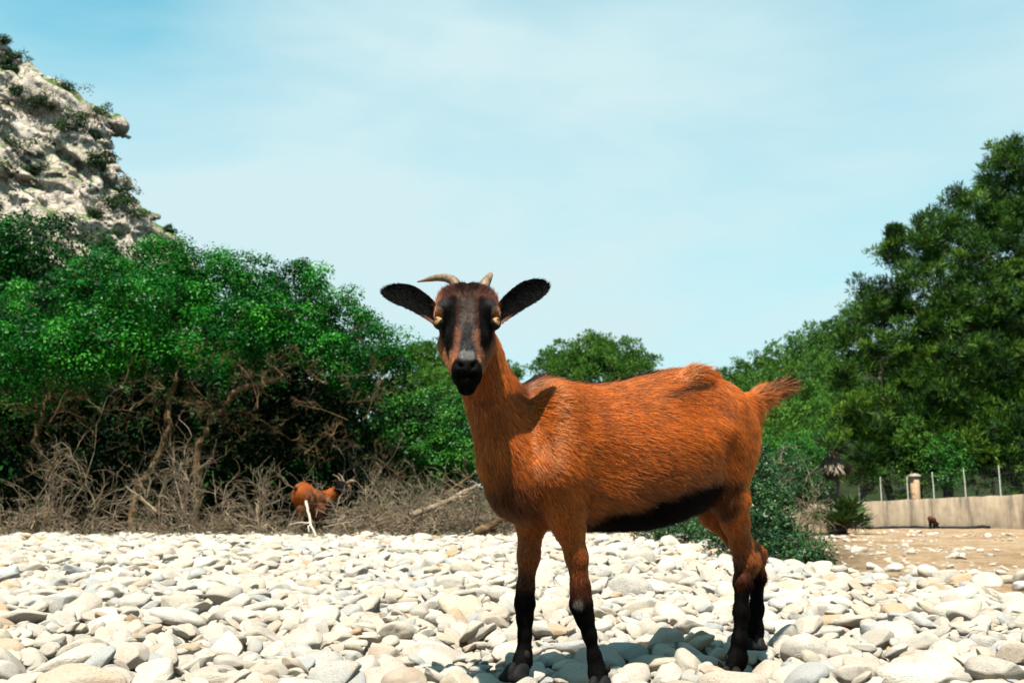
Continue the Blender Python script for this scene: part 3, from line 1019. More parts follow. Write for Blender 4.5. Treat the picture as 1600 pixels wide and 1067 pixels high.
# shrubs clinging to the mountain
SHR = [(42, 78, 1.0, 'dark shrub on the skyline of the cliff, leftmost of three'), (12, 62, .8, 'small shrub on the cliff skyline at the left edge'), (76, 98, .9, 'dark shrub on the cliff skyline, middle of three'), (108, 143, 1.4, 'olive shrub patch on the upper cliff below the skyline'),
       (58, 182, 1.5, 'dark shrub in a gully of the upper cliff at left'), (80, 175, 1.5, 'dark shrub patch in the middle of the cliff'), (130, 188, 1.3, 'low green shrub mat on the cliff below the overhang'), (60, 270, 1.1, 'round dark shrub on the lower left cliff'),
       (20, 225, 1.7, 'green shrub mat on a ledge at the left edge of the cliff'), (10, 272, 1.5, 'green shrub at the left edge low on the cliff'), (165, 172, .8, 'small dark shrub by the top of the overhang'), (170, 255, 1.3, 'olive shrub under the cliff overhang'),
       (185, 300, 1.3, 'dark green shrub on the lower right cliff'), (150, 340, 1.0, 'dark shrub in the cleft above the treetops'), (120, 198, 1.2, 'dark shrub left of the cliff overhang'), (20, 95, 1.0, 'small olive shrub high on the left cliff'),
       (140, 250, 1.0, 'olive tuft in the middle of the lower cliff'), (30, 150, 1.2, 'olive shrub on the left cliff below the skyline'), (215, 340, 1.0, 'yellow green tuft near the lower right cliff edge'), (262, 362, .5, 'tiny shrub on the lowest cliff edge'), (100, 205, 1.0, 'dark shrub in the central gully of the cliff'),
       (40, 235, 1.3, 'grass green mat on the lower left ledge of the cliff'), (155, 262, 1.0, 'green tuft on the ledge under the overhang'), (65, 160, 1.0, 'olive tuft beside the upper gully'), (200, 318, .8, 'small olive tuft near the lower cliff edge'), (175, 325, 1.0, 'green tuft in the lower right cleft'), (10, 110, .9, 'olive tuft high at the left edge of the cliff'), (145, 215, .8, 'small dark tuft just left of the cliff edge')]
for k, (u, v, R_, lab) in enumerate(SHR):
    rd = ray(u, v)
    hit = bvh.ray_cast(Vector((0, 0, CAM_H)), Vector(rd).normalized())
    if hit[0] is None:
        hit = bvh.ray_cast(Vector((0, 0, CAM_H)), Vector(ray(u - 6, v + 8)).normalized())
        if hit[0] is None: continue
    b = np.array(hit[0])
    R_ = R_ * 1.6
    rr_ = np.random.default_rng(800 + k)
    rt = empty('cliff_shrub', b, lab, 'shrub', 'shrubs on the cliff')
    g = Geo()
    nb = int(rr_.integers(3, 6))
    cs_ = b + rr_.normal(size=(nb * 3, 3)) * np.array([.55, .5, .28]) * R_ + np.array([0, -.3, .35 * R_])
    leafy(g, cs_, rr_.uniform(.4, .7, nb * 3) * R_, 55, .34, .20, .6, .7, rr_)
    g.build('foliage', M['alpine'], rt)
    g = Geo()
    for c_ in cs_[:6]:
        g.tube(wiggle(b, c_, 3, .3, rr_), np.linspace(.08, .03, 4), 4, .4)
    g.build('stems', M['bark'], rt)

# ------------------------------------------------------------------ wall, fence, palms, pines on the right
def box(geo, c, ax, half):
    """c centre, ax rows = unit axes, half sizes"""
    s = np.array([[-1, -1, -1], [1, -1, -1], [1, 1, -1], [-1, 1, -1], [-1, -1, 1], [1, -1, 1], [1, 1, 1], [-1, 1, 1]], float) * np.array(half)
    V_ = s @ np.array(ax) + np.array(c)
    geo.add(V_, np.array([[0, 3, 2, 1], [4, 5, 6, 7], [0, 1, 5, 4], [1, 2, 6, 5], [2, 3, 7, 6], [3, 0, 4, 7]]))


top_l, top_r = at(1255, 788.5, 61.0), at(1600, 772, 44.0)
wdir = unit(np.array([WD[0], WD[1], 0]))
wnor = np.array([WN[0], WN[1], 0])


def wall_top(t):
    return top_l + (top_r - top_l) * t


rt = empty('concrete_wall', WALL_B, 'long low stained concrete wall beyond the sandy flat', 'wall')
g = Geo()
tt_ = np.linspace(-.25, 1.55, 60)
prof = []
r = np.random.default_rng(3)
for t in tt_:
    tp_ = wall_top(t)
    tz = tp_[2] + .012 * r.normal()
    bz = float(ground_z(tp_[0], tp_[1])) - .35
    prof.append([np.array([tp_[0], tp_[1], bz]), np.array([tp_[0], tp_[1], tz - .02]), np.array([tp_[0], tp_[1], tz]) + wnor * .02, np.array([tp_[0], tp_[1], tz]) + wnor * .23, np.array([tp_[0], tp_[1], tz - .02]) + wnor * .25, np.array([tp_[0], tp_[1], bz]) + wnor * .25])
prof = np.array(prof)
k_ = prof.shape[1]
V_ = prof.reshape(-1, 3)
F_ = [[i_ * k_ + j, (i_ + 1) * k_ + j, (i_ + 1) * k_ + j + 1, i_ * k_ + j + 1] for i_ in range(len(tt_) - 1) for j in range(k_ - 1)]
g.add(V_, F_)
g.build('wall_body', M['concrete'], rt)
# dark tube added to draw the shadow gap along the foot
g = Geo()
pp = []
for t in np.linspace(.22, .88, 30):
    q_ = wall_top(t)
    pp.append([q_[0], q_[1], float(ground_z(q_[0], q_[1])) + .07 + .015 * r.normal()])
pp = np.array(pp) - wnor * .12
g.tube(pp, np.full(30, .075), 8)
o = g.build('shadow_gap', M['shadow_tube'], None, True)
tag(o, 'dark tube drawing the shadow gap along the foot of the concrete wall', 'shadow_tube')

rt = empty('wire_fence', wall_top(.5), 'wire fence with pale posts on top of the concrete wall', 'fence')
fence_tops = []
for (u, vt, vb) in [(1278, 757, 788), (1340.5, 758, 784), (1374.5, 745.5, 781.5), (1416, 744, 779), (1456.5, 738, 777), (1506, 733.5, 775), (1560.5, 727.5, 773), (1618, 722, 771), (1680, 716, 769), (1215, 764, 790)]:
    t = (u - 1255) / 345.0
    d_ = 1 / (1 / 61.0 + (1 / 44.0 - 1 / 61.0) * t)
    b = at(u, vb + 3, d_) + wnor * .12
    tpz = at(u, vt, d_)[2]
    if u < 1350 and u > 1300: tpz -= .0
    g = Geo()
    lean_ = np.array([r.normal() * .015, 0, 0])
    pts = np.array([b, b * .5 + np.array([b[0], b[1], tpz]) * .5, np.array([b[0], b[1], tpz]) + lean_])
    g.tube(pts, np.array([.028, .027, .026]), 8)
    g.tube(np.array([pts[-1], pts[-1] + [0, 0, .02]]), np.array([.026, .004]), 8)
    g.build('post', M['post'], rt, True)
    fence_tops.append((u, b, pts[-1]))
fence_tops.sort(key=lambda q_: q_[0])
g = Geo()
for (u0, b0, t0), (u1, b1, t1) in zip(fence_tops[:-1], fence_tops[1:]):
    for f in (.08, .3, .52, .74, .95):
        a_, c_ = b0 + (t0 - b0) * f, b1 + (t1 - b1) * f
        w_ = np.linspace(0, 1, 7)[:, None]
        pts = a_ + (c_ - a_) * w_
        pts[:, 2] -= .02 * (4 * w_ * (1 - w_))[:, 0]
        g.tube(pts, np.full(7, .004), 3)
    # diamond mesh
    L = np.linalg.norm((b1 - b0)[:2])
    n_ = int(L / .22)
    for i_ in range(n_):
        for sg in (0, 1):
            f0, f1 = (i_ + sg) / n_, (i_ + 1 - sg) / n_
            lo = b0 + (b1 - b0) * f0
            hi = (t0 + (t1 - t0) * f1)
            g.tube(np.array([lo, hi]), np.full(2, .0018), 3)
g.build('wire_mesh', M['wire'], rt)

# masonry gate pillar
pc = at(1418, 781, 51.5) + wnor * .5
ptop = at(1418, 742, 51.5)[2]
pbot = float(ground_z(pc[0], pc[1]))
rt = empty('gate_pillar', (pc[0], pc[1], pbot), 'ochre masonry pillar with pale cap behind the wire fence', 'pillar')
ax = np.stack([wdir, wnor, np.array([0, 0, 1.0])])
g = Geo(); box(g, (pc[0], pc[1], (pbot - .3 + ptop - .1) / 2), ax, (.16, .16, (ptop - .1 - pbot + .3) / 2)); g.build('shaft', M['brick'], rt)
g = Geo(); box(g, (pc[0], pc[1], ptop - .04), ax, (.22, .22, .05)); box(g, (pc[0], pc[1], ptop + .045), ax, (.15, .15, .03)); g.build('cap', M['cap'], rt)


def fan(geo, base, dir_, L, nf, spread, r, wid=.03):
    """a fan palm frond: stalk plus pleated fingers"""
    dir_ = unit(dir_)
    side = unit(np.cross(dir_, np.array([0, 0, 1.0]) + .01))
    nrm = np.cross(side, dir_)
    P, D, Nn, LL, WW = [], [], [], [], []
    hub = base + dir_ * L * .45
    for k in range(nf):
        a = (k / (nf - 1) - .5) * spread
        d = unit(dir_ * math.cos(a) + side * math.sin(a) + nrm * r.normal() * .08 + np.array([0, 0, -.12]))
        P.append(hub); D.append(d); Nn.append(unit(nrm + r.normal(size=3) * .2)); LL.append(L * .62 * r.uniform(.85, 1.1)); WW.append(wid * L)
    V_, F_ = quads(np.array(P), np.array(Nn), np.array(D), np.array(LL), np.array(WW))
    geo.add(V_, F_, np.clip(r.normal(.5, .22), 0, 1))
    w_ = wid * L * .12
    V_ = np.array([base - side * w_, base + side * w_, hub + side * w_, hub - side * w_])
    geo.add(V_, [[0, 1, 2, 3]], .6)


# fan palm with a skirt of dead fronds
b = gbase(1301, 37)
rt = empty('fan_palm', b, 'small fan palm with a skirt of dead grey fronds before the wall', 'palm')
top = at(1301, 706, 37)
r = np.random.default_rng(15)
g = Geo()
pts = wiggle(b, top, 10, .12, r)
g.tube(pts, np.linspace(.22, .26, 11), 10, .3)
g.build('trunk', M['pine_bark'], rt, True)
g = Geo()
for k in range(34):
    a = r.uniform(0, 6.28)
    fan(g, top + np.array([0, 0, -.05]), np.array([math.cos(a), math.sin(a), r.uniform(-.1, 1.1)]), r.uniform(.6, .95), 11, 2.4, r, .10)
g.build('crown', M['palm'], rt)
g = Geo()
for k in range(30):
    a = r.uniform(0, 6.28)
    fan(g, top + np.array([math.cos(a) * .1, math.sin(a) * .1, .08]), np.array([math.cos(a) * .6, math.sin(a) * .6, -1.0]), r.uniform(.75, 1.15), 9, 1.1, r, .11)
g.build('dead_fronds', M['dead_frond'], rt)
# dwarf palm clump
b = gbase(1318, 36)
rt = empty('dwarf_palm', b, 'spiky dwarf palm clump growing at the foot of the concrete wall', 'palm')
g = Geo()
for k in range(46):
    a = r.uniform(0, 6.28)
    bb = b + np.array([r.normal() * .32, r.normal() * .25, r.uniform(.1, .6)])
    fan(g, bb, np.array([math.cos(a), math.sin(a), r.uniform(.2, 1.6)]), r.uniform(.65, 1.1), 12, 2.3, r, .10)
g.build('crown', M['palm'], rt)
g = Geo()
for k in range(22):
    a = r.uniform(0, 6.28)
    bb = b + np.array([r.normal() * .4, r.normal() * .25, r.uniform(.2, .5)])
    fan(g, bb, np.array([math.cos(a), math.sin(a), r.uniform(-.7, .3)]), r.uniform(.45, .8), 8, 1.4, r, .07)
g.build('dead_fronds', M['dead_frond'], rt)
g = Geo()
for k in range(5):
    g.tube(wiggle(b + np.array([r.normal() * .2, r.normal() * .2, 0]), b + np.array([r.normal() * .35, r.normal() * .25, r.uniform(.4, .8)]), 5, .2, r), np.linspace(.10, .08, 6), 8, .4)
g.build('trunk', M['pine_bark'], rt, True)

# pines behind the wall
def pine(lab, base_u, d, blobs, seed, r0=.30, trunk=None, far=False, **kw):
    a_ = dict(rc=.56, per=27, ll=.42, lw=.054, blades=6, maxn=120, tip=.022, amp=.35, fill=.85, up=.8)
    a_.update(kw)
    return tree('pine_tree', lab, 'tree', gbase(base_u, d, -.1), blobs, M['pine_far'] if far else M['pine'], M['pine_bark'], seed, r0=r0, pine=True, trunk=trunk, **a_)


pine('tallest dark pine at the right edge rising above the fence', 1585, 63,
     [(1575, 285, 63.18, 2.11), (1620, 320, 63.18, 2.73), (1535, 345, 63.18, 1.86), (1590, 380, 62.01, 2.98), (1640, 450, 62.01, 2.98), (1560, 470, 60.84, 2.48), (1600, 540, 60.84, 2.98), (1650, 600, 62.01, 2.98), (1570, 620, 60.84, 2.11), (1610, 680, 62.01, 1.98), (1500, 320, 63.76, 1.12), (1558, 245, 63.18, 0.682), (1585, 240, 63.18, 0.868)], 601, .34, [(1588, 560, 63.18), (1590, 400, 63.18)])
pine('broad dark pine in the middle of the right hand pines', 1478, 60,
     [(1460, 370, 60.84, 1.67), (1500, 400, 59.67, 1.86), (1425, 400, 60.25, 1.61), (1405, 375, 60.84, 0.992), (1385, 405, 60.84, 0.682), (1520, 470, 59.08, 1.98), (1450, 460, 58.5, 2.11), (1400, 470, 59.67, 1.49), (1490, 540, 57.91, 2.23), (1425, 545, 58.5, 1.86), (1530, 580, 58.5, 1.74), (1460, 620, 57.91, 1.74), (1510, 650, 57.91, 1.49), (1410, 610, 58.5, 1.24)], 611, .30, [(1480, 640, 59.67), (1470, 480, 59.67)])
pine('shaggy pine left of the right hand group with dead inner branches', 1388, 58.5,
     [(1370, 490, 62.01, 1.36), (1345, 540, 60.84, 1.36), (1385, 560, 59.67, 1.49), (1340, 600, 59.67, 1.24), (1380, 630, 58.5, 1.36), (1352, 448, 63.18, 0.558), (1375, 455, 62.59, 0.868), (1330, 650, 58.5, 0.992), (1400, 670, 58.5, 0.992)], 621, .24, [(1385, 660, 58.5), (1375, 560, 59.67)])
# shrubs under the pines, behind the fence
for k, (u_, v_, d_, R_, mt, lab) in enumerate([(1425, 672, 56.4, 0.96, 'pine_far', 'pale green shrub under the pines behind the masonry pillar'), (1480, 705, 55.2, 1.02, 'broad', 'rounded green shrub behind the fence under the pines'),
                                               (1530, 700, 57.6, 1.08, 'pine', 'dark shrub in shade behind the fence near the right edge'), (1350, 710, 58.8, 0.96, 'pine', 'dark shrub behind the small fan palm'),
                                               (1590, 710, 56.4, 1.2, 'pine', 'dark shrub at the right edge behind the fence'), (1420, 735, 55.8, 0.84, 'pine', 'low dark shrub at the foot of the masonry pillar')]):
    tree('hedge_shrub', lab, 'shrub', gbase(u_, d_), [(u_, v_, d_, R_), (u_ - 18, v_ + 22, d_, R_ * .85), (u_ + 18, v_ + 25, d_, R_ * .85), (u_, v_ + 45, d_, R_ * .8)], M[mt], M['pine_bark'], 640 + k, rc=.32, per=40, ll=.13, lw=.07, r0=.05, maxn=30, parts_=('stems', 'foliage'), group='shrubs behind the fence')
# dense young pines filling in below the tall ones
pine('dark young pine filling the gap right of the fan palm', 1345, 57, [(1335, 640, 57, 1.2), (1360, 670, 57, 1.2), (1330, 690, 56.5, 1.1), (1375, 710, 57, 1.1), (1345, 730, 56, 1.0)], 631, .15, maxn=40)
pine('dark young pine between the two tall trunks behind the fence', 1440, 58, [(1430, 650, 58, 1.3), (1455, 680, 58, 1.3), (1420, 700, 57, 1.1), (1450, 725, 57, 1.2), (1415, 735, 57, .9)], 632, .15, maxn=40)
pine('dark young pine at the right edge under the tallest pine', 1550, 57, [(1530, 650, 58, 1.3), (1565, 670, 57, 1.4), (1520, 700, 57, 1.2), (1555, 720, 57, 1.2), (1600, 700, 57, 1.5), (1495, 715, 57, 1.0)], 633, .15, maxn=40)
# bright low bushes beyond the crest
for k, (u_, v_, d_, R_, lab) in enumerate([(1215, 700, 33, .55, 'bright green low bush behind the goat\'s tail root'), (1250, 694, 36, .55, 'bright green low bush right of the goat\'s tail'), (1280, 690, 40, .55, 'bright green low bush left of the fan palm'),
                                           (1230, 735, 30, .7, 'olive low bush behind the straw coloured dead shrub'), (1262, 748, 34, .5, 'olive bush left of the fan palm trunk'), (1195, 740, 28, .7, 'olive bush close behind the goat\'s rump')]):
    tree('low_bush', lab, 'bush', gbase(u_, d_), [(u_, v_, d_, R_), (u_ - 20, v_ + 14, d_, R_ * .85), (u_ + 22, v_ + 16, d_, R_ * .8), (u_, v_ + 40, d_, R_ * .95)], M['broad'] if k < 3 else M['bush'], M['bark'], 660 + k, rc=.2, per=60, ll=.075, lw=.04, r0=.04, maxn=30, parts_=('stems', 'foliage'))

# pines clothing the hillside
r = np.random.default_rng(71)
spots = []
for (u, v) in [(1160, 590), (1185, 575), (1210, 562), (1240, 548), (1270, 530), (1300, 520), (1325, 500), (1345, 485), (1140, 605), (1170, 620), (1205, 605), (1240, 590), (1275, 575), (1305, 560),
               (1190, 650), (1225, 635), (1262, 622), (1295, 605), (1320, 590), (1215, 672), (1250, 660), (1285, 650), (1310, 635), (1150, 640), (1240, 690), (1280, 680)]:
    spots.append((u, v))
names_ = ['crest', 'upper slope', 'middle slope', 'lower slope']
for k, (u, v) in enumerate(spots):
    d_ = float(np.interp(v, [480, 690], [150, 82])) + r.normal() * 2
    R_ = float(np.interp(v, [480, 690], [2.1, 1.5])) * r.uniform(.9, 1.15)
    px = FPX / d_
    bl = [(u, v + 4, d_, R_), (u - R_ * .5 * px, v + R_ * .7 * px, d_ - .5, R_ * .85), (u + R_ * .5 * px, v + R_ * .6 * px, d_, R_ * .85), (u + r.normal() * 4, v + R_ * 1.3 * px, d_ - .5, R_ * .9), (u, v - R_ * .6 * px, d_, R_ * .55)]
    b = at(u, v, d_)
    gz = float(ground_z(b[0], b[1]))
    b[2] = min(gz, b[2] - 1.5)
    row = names_[0 if v < 535 or (u < 1200 and v < 592) else 1 if v < 600 else 2 if v < 645 else 3]
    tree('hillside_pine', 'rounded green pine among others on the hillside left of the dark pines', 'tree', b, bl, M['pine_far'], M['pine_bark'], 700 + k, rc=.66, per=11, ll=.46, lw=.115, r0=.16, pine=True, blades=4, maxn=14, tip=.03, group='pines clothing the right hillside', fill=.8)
tree('far_tree', 'tiny dark tree on the skyline just above the goat\'s rump', 'tree', gbase(1128, 190), [(1125, 582, 190, .8), (1132, 581, 190, .7), (1128, 590, 190, .9)], M['pine'], M['pine_bark'], 790, rc=.5, per=12, ll=.4, lw=.1, r0=.15, pine=True, blades=4, maxn=8, tip=.03)

# ------------------------------------------------------------------ shingle
def ico(sub):
    t = (1 + 5 ** .5) / 2
    V_ = [(-1, t, 0), (1, t, 0), (-1, -t, 0), (1, -t, 0), (0, -1, t), (0, 1, t), (0, -1, -t), (0, 1, -t), (t, 0, -1), (t, 0, 1), (-t, 0, -1), (-t, 0, 1)]
    F_ = [(0, 11, 5), (0, 5, 1), (0, 1, 7), (0, 7, 10), (0, 10, 11), (1, 5, 9), (5, 11, 4), (11, 10, 2), (10, 7, 6), (7, 1, 8),
          (3, 9, 4), (3, 4, 2), (3, 2, 6), (3, 6, 8), (3, 8, 9), (4, 9, 5), (2, 4, 11), (6, 2, 10), (8, 6, 7), (9, 8, 1)]
    V_ = [unit(np.array(v)) for v in V_]
    for _ in range(sub):
        mid = {}
        F2 = []
        def mp_(a, b):
            k = (min(a, b), max(a, b))
            if k not in mid:
                mid[k] = len(V_)
                V_.append(unit(V_[a] + V_[b]))
            return mid[k]
        for a, b, c in F_:
            ab, bc, ca = mp_(a, b), mp_(b, c), mp_(c, a)
            F2 += [(a, ab, ca), (b, bc, ab), (c, ca, bc), (ab, bc, ca)]
        F_ = F2
    return np.array(V_), np.array(F_)


IV, IF = ico(3)
srng = np.random.default_rng(5)
VAR = 32
stone_meshes = []
for k in range(VAR):
    P_ = IV.copy()
    rough = 0.5 if k % 3 else 1.15
    # a superellipsoid, knocked flat by a few planes, with lumps
    ex = srng.uniform(.72, 1.0)
    P_ = np.sign(P_) * np.abs(P_) ** ex
    r_ = np.linalg.norm(P_, axis=1)
    P_ /= r_.max()
    P_ *= 1 + .20 * fbm(P_ * 1.1 + k * 9.1, 2, 3)[:, None]
    for c_ in range(srng.integers(3, 8)):
        d_ = unit(srng.normal(size=3))
        h_ = srng.uniform(.58, .86) if rough < .9 else srng.uniform(.5, .75)
        e_ = P_ @ d_ - h_
        soft = .06 if rough > .9 else .16
        P_ = P_ - d_[None] * (np.where(e_ > 0, e_, 0) * (1 - soft) * .9)[:, None]
    P_ = P_ + IV * (rough * .05 * fbm(P_ * 3.2 + k * 3.3, 3, 8))[:, None]
    P_ -= (P_.max(0) + P_.min(0)) / 2
    P_ /= np.abs(P_).max(0)
    stone_meshes.append(fast_mesh('stone', P_, IF, M['stone'], True))

H0 = .02
gx0, gy0 = -9.0, 1.45
gnx, gny = int((9.0 + 4.6) / H0), int((14.0 - 1.45) / H0)
GXc, GYc = np.meshgrid(gx0 + H0 * np.arange(gnx), gy0 + H0 * np.arange(gny), indexing='ij')
HF = ground_z(GXc, GYc)
HF0 = HF.copy()


def in_bank(x, y):
    e = .22 * math.sin(x * 3.1 + y * 1.7) + .15 * math.sin(x * 7.3 - y * 5.1)
    return x < crest(y) + .10 + .25 * e and y < 12.9 + .5 * e and abs(x) < .545 * y + .35


placed = []


def drop(x, y, a, b, c, yaw, sink=.30, keep=None):
    i0, i1 = int((x - a - gx0) / H0), int((x + a - gx0) / H0) + 1
    j0, j1 = int((y - a - gy0) / H0), int((y + a - gy0) / H0) + 1
    if i0 < 0 or j0 < 0 or i1 >= gnx or j1 >= gny:
        return False
    if i1 - i0 < 2: i1 = i0 + 2
    if j1 - j0 < 2: j1 = j0 + 2
    px, py = GXc[i0:i1, j0:j1] - x, GYc[i0:i1, j0:j1] - y
    hh_ = HF[i0:i1, j0:j1]
    cy, sy = math.cos(yaw), math.sin(yaw)
    r2 = ((px * cy + py * sy) / a) ** 2 + ((-px * sy + py * cy) / b) ** 2
    mk = r2 < .92
    if mk.sum() < 3:
        mk = r2 < 2.5
        if mk.sum() < 3:
            return False
    hm_, pxm, pym = hh_[mk], px[mk], py[mk]
    mz = hm_.mean()
    gx_ = ((pxm - pxm.mean()) * (hm_ - mz)).sum() / (((pxm - pxm.mean()) ** 2).sum() + 1e-9)
    gy_ = ((pym - pym.mean()) * (hm_ - mz)).sum() / (((pym - pym.mean()) ** 2).sum() + 1e-9)
    gx_, gy_ = max(-.6, min(.6, gx_ * .75)), max(-.6, min(.6, gy_ * .75))
    under = -c * np.sqrt(np.clip(1 - np.clip(r2[mk], 0, 1), 0, 1)) + gx_ * pxm + gy_ * pym
    gap = np.sort(hm_ - under)
    z = gap[int(len(gap) * (1 - sink) - .001)] if len(gap) > 1 else gap[0]
    ztop = z + c * np.sqrt(np.clip(1 - np.clip(r2[mk], 0, 1), 0, 1)) * .92 + gx_ * pxm + gy_ * pym
    g0 = HF0[(i0 + i1) // 2, (j0 + j1) // 2]
    if z + c > g0 + .055 + 1.35 * c + .02:
        return False
    hh_[mk] = np.maximum(hm_, ztop)
    nrm = Vector((-gx_, -gy_, 1)).normalized()
    tx = Vector((cy, sy, 0))
    tx = (tx - nrm * tx.dot(nrm)).normalized()
    ty = nrm.cross(tx)
    R_ = Matrix((tx, ty, nrm)).transposed()
    placed.append((x, y, z, a, b, c, tuple(R_.to_euler())))
    return True


hoof_xy = np.array([at(938, 1081, 2.135)[:2], at(808, 1063, 2.165)[:2], at(1143, 1064, 2.385)[:2], at(1182, 1014, 2.5)[:2]])


def clear_of_hoofs(x, y, a):
    d_ = hoof_xy - np.array([x, y])
    d_[:, 1] = np.where(d_[:, 1] > 0, d_[:, 1] * .42, d_[:, 1] * .9)      # keep the toes free
    return (np.hypot(d_[:, 0], d_[:, 1]) > a * .85 + .030).all()


# remembered larger stones of the photograph: pixel, ground distance from row, half sizes
def row_d(v):
    return CAM_H / math.tan(math.atan((v - 533.5) / FPX) - PITCH)


for (u, v, a, b, c, yaw) in [(985, 925, .10, .08, .085, .3), (690, 935, .075, .05, .04, .2), (500, 915, .10, .06, .035, 0.1), (40, 935, .12, .08, .05, .2),
                             (640, 1030, .075, .05, .035, .2), (540, 1030, .06, .045, .03, .9), (360, 978, .06, .045, .035, .4), (755, 985, .034, .028, .025, 0.2),
                             (345, 1045, .075, .05, .03, .1), (150, 1000, .06, .04, .03, -.2), (850, 1020, .075, .055, .04, .5), (955, 1012, .055, .035, .03, .3),
                             (1060, 1045, .09, .055, .045, .1), (1110, 1000, .05, .035, .03, .2), (1150, 985, .04, .03, .03, .4), (1225, 1002, .045, .022, .02, .05),
                             (1300, 960, .10, .05, .04, .15), (1480, 1000, .085, .055, .035, .3), (1330, 1005, .05, .035, .03, 0), (1560, 1030, .08, .05, .035, -.2),
                             (1365, 1012, .045, .03, .03, .1), (1230, 1030, .04, .03, .03, .2), (1450, 920, .08, .06, .05, .1), (1410, 975, .08, .05, .04, .2),
                             (1180, 925, .08, .07, .06, .2), (130, 945, .10, .06, .04, .1), (560, 1050, .075, .055, .035, -.3), (1215, 1050, .06, .035, .03, .1)]:
    d_ = row_d(v + 8)
    p_ = at(u, v + 8, d_)
    drop(p_[0], p_[1], a, b, c, yaw, .35)

area_done = 0
for layer in range(2):
    # ring by ring so that the size can grow a little with distance
    for y0, y1, med, cover in (((1.5, 3.2, .024, 1.5), (3.2, 5.2, .027, 1.25), (5.2, 8.0, .034, 1.1), (8.0, 13.2, .043, .95)), ((1.5, 3.2, .027, 1.4), (3.2, 5.2, .031, 1.25), (5.2, 8.0, .037, 1.1), (8.0, 13.2, .044, .95)))[layer]:
        xl, xr = -.545 * y1 - .35, min(.545 * y1 + .35, 3.2)
        A_ = (y1 - y0) * (xr - xl)
        nst = int(A_ * cover / (math.pi * med * med * 1.05))
        xs, yy = rng.uniform(xl, xr, nst), rng.uniform(y0, y1, nst)
        sz = np.clip(np.exp(rng.normal(math.log(med), .44, nst)), .013, .105)
        asp, flat, yw = rng.uniform(.62, .95, nst), rng.uniform(.32, .58, nst), rng.uniform(0, math.pi, nst)
        for k in range(nst):
            x, y, a = float(xs[k]), float(yy[k]), float(sz[k])
            if not in_bank(x, y) or not clear_of_hoofs(x, y, a):
                continue
            drop(x, y, a, a * float(asp[k]), a * float(asp[k]) * float(flat[k]) * 1.15, float(yw[k]), .32)

# stones strewn over the low sand
for k in range(5200):
    y = float(rng.uniform(5, 40))
    x = float(rng.uniform(.20, .56) * y)
    off = x - crest(min(y, 20))
    if off < .4 or (y < 10.5 and rng.random() < .7): continue
    dens = .5 * math.sin(x * .9 + 1.3 * math.sin(y * .4)) + .5 * math.sin(y * .7 + x * .5)
    if rng.random() > .14 + .40 * dens: continue
    a = float(np.clip(np.exp(rng.normal(math.log(.036), .65)), .014, .20))
    z = float(ground_z(x, y))
    b, c = a * rng.uniform(.6, .95), a * rng.uniform(.35, .6)
    placed.append((x, y, z + c * .35, a, b, c, (rng.normal(0, .2), rng.normal(0, .2), rng.uniform(0, 6.28))))
# broken pale rocks on the flat
for (u, v, d, a, c) in [(1392, 852, 15.5, .16, .09), (1430, 858, 14.5, .15, .10), (1448, 862, 14.2, .17, .11), (1480, 870, 13.2, .20, .13), (1500, 872, 13.0, .15, .10),
                        (1540, 880, 12.6, .22, .08), (1598, 868, 12.8, .20, .13), (1360, 850, 16, .14, .07), (1460, 888, 11.6, .10, .05), (1330, 862, 14.5, .12, .06),
                        (1565, 872, 13.0, .14, .07), (1415, 872, 13.5, .09, .05), (1500, 893, 11.2, .09, .04), (1595, 886, 11.8, .12, .08), (1520, 868, 14, .16, .07)]:
    p_ = at(u, v, d)
    z = float(ground_z(p_[0], p_[1]))
    placed.append((p_[0], p_[1], z + c * .4, a, a * rng.uniform(.6, .9), c, (rng.normal(0, .25), rng.normal(0, .25), rng.uniform(0, 6.28))))

# the 300 that show largest stand as parts of the ground, the rest as one mass
PL = np.array([p_[:6] for p_ in placed])
EU = np.array([p_[6] for p_ in placed])
dist = np.hypot(PL[:, 0], PL[:, 1])
vis = (np.abs(PL[:, 0]) < .52 * PL[:, 1]) & (PL[:, 1] > 2.15)
hi_g = HF[np.clip(((PL[:, 0] - gx0) / H0).astype(int), 0, gnx - 1), np.clip(((PL[:, 1] - gy0) / H0).astype(int), 0, gny - 1)]
onset = (PL[:, 2] + PL[:, 5] * .75 >= hi_g - .004) | (PL[:, 0] - crest(np.clip(PL[:, 1], 0, 20)) > .5)
score = np.where(vis & onset, PL[:, 3] * PL[:, 5] / dist ** 2, 0)
order = np.argsort(-score)
top300 = order[:300]
rest = order[300:]
stone_col = bpy.data.collections.new('stones')
root_col.children.link(stone_col)
vid = rng.integers(0, VAR, len(PL))
vid[top300[:VAR]] = np.arange(VAR)
stone_objs = []
for k, i_ in enumerate(top300):
    o = bpy.data.objects.new('stone', stone_meshes[vid[i_]])
    (stone_col if k < VAR else root_col).objects.link(o)
    o.location = PL[i_, :3]
    o.scale = PL[i_, 3:6]
    o.rotation_euler = EU[i_]
    o.parent = ground
    stone_objs.append(o)

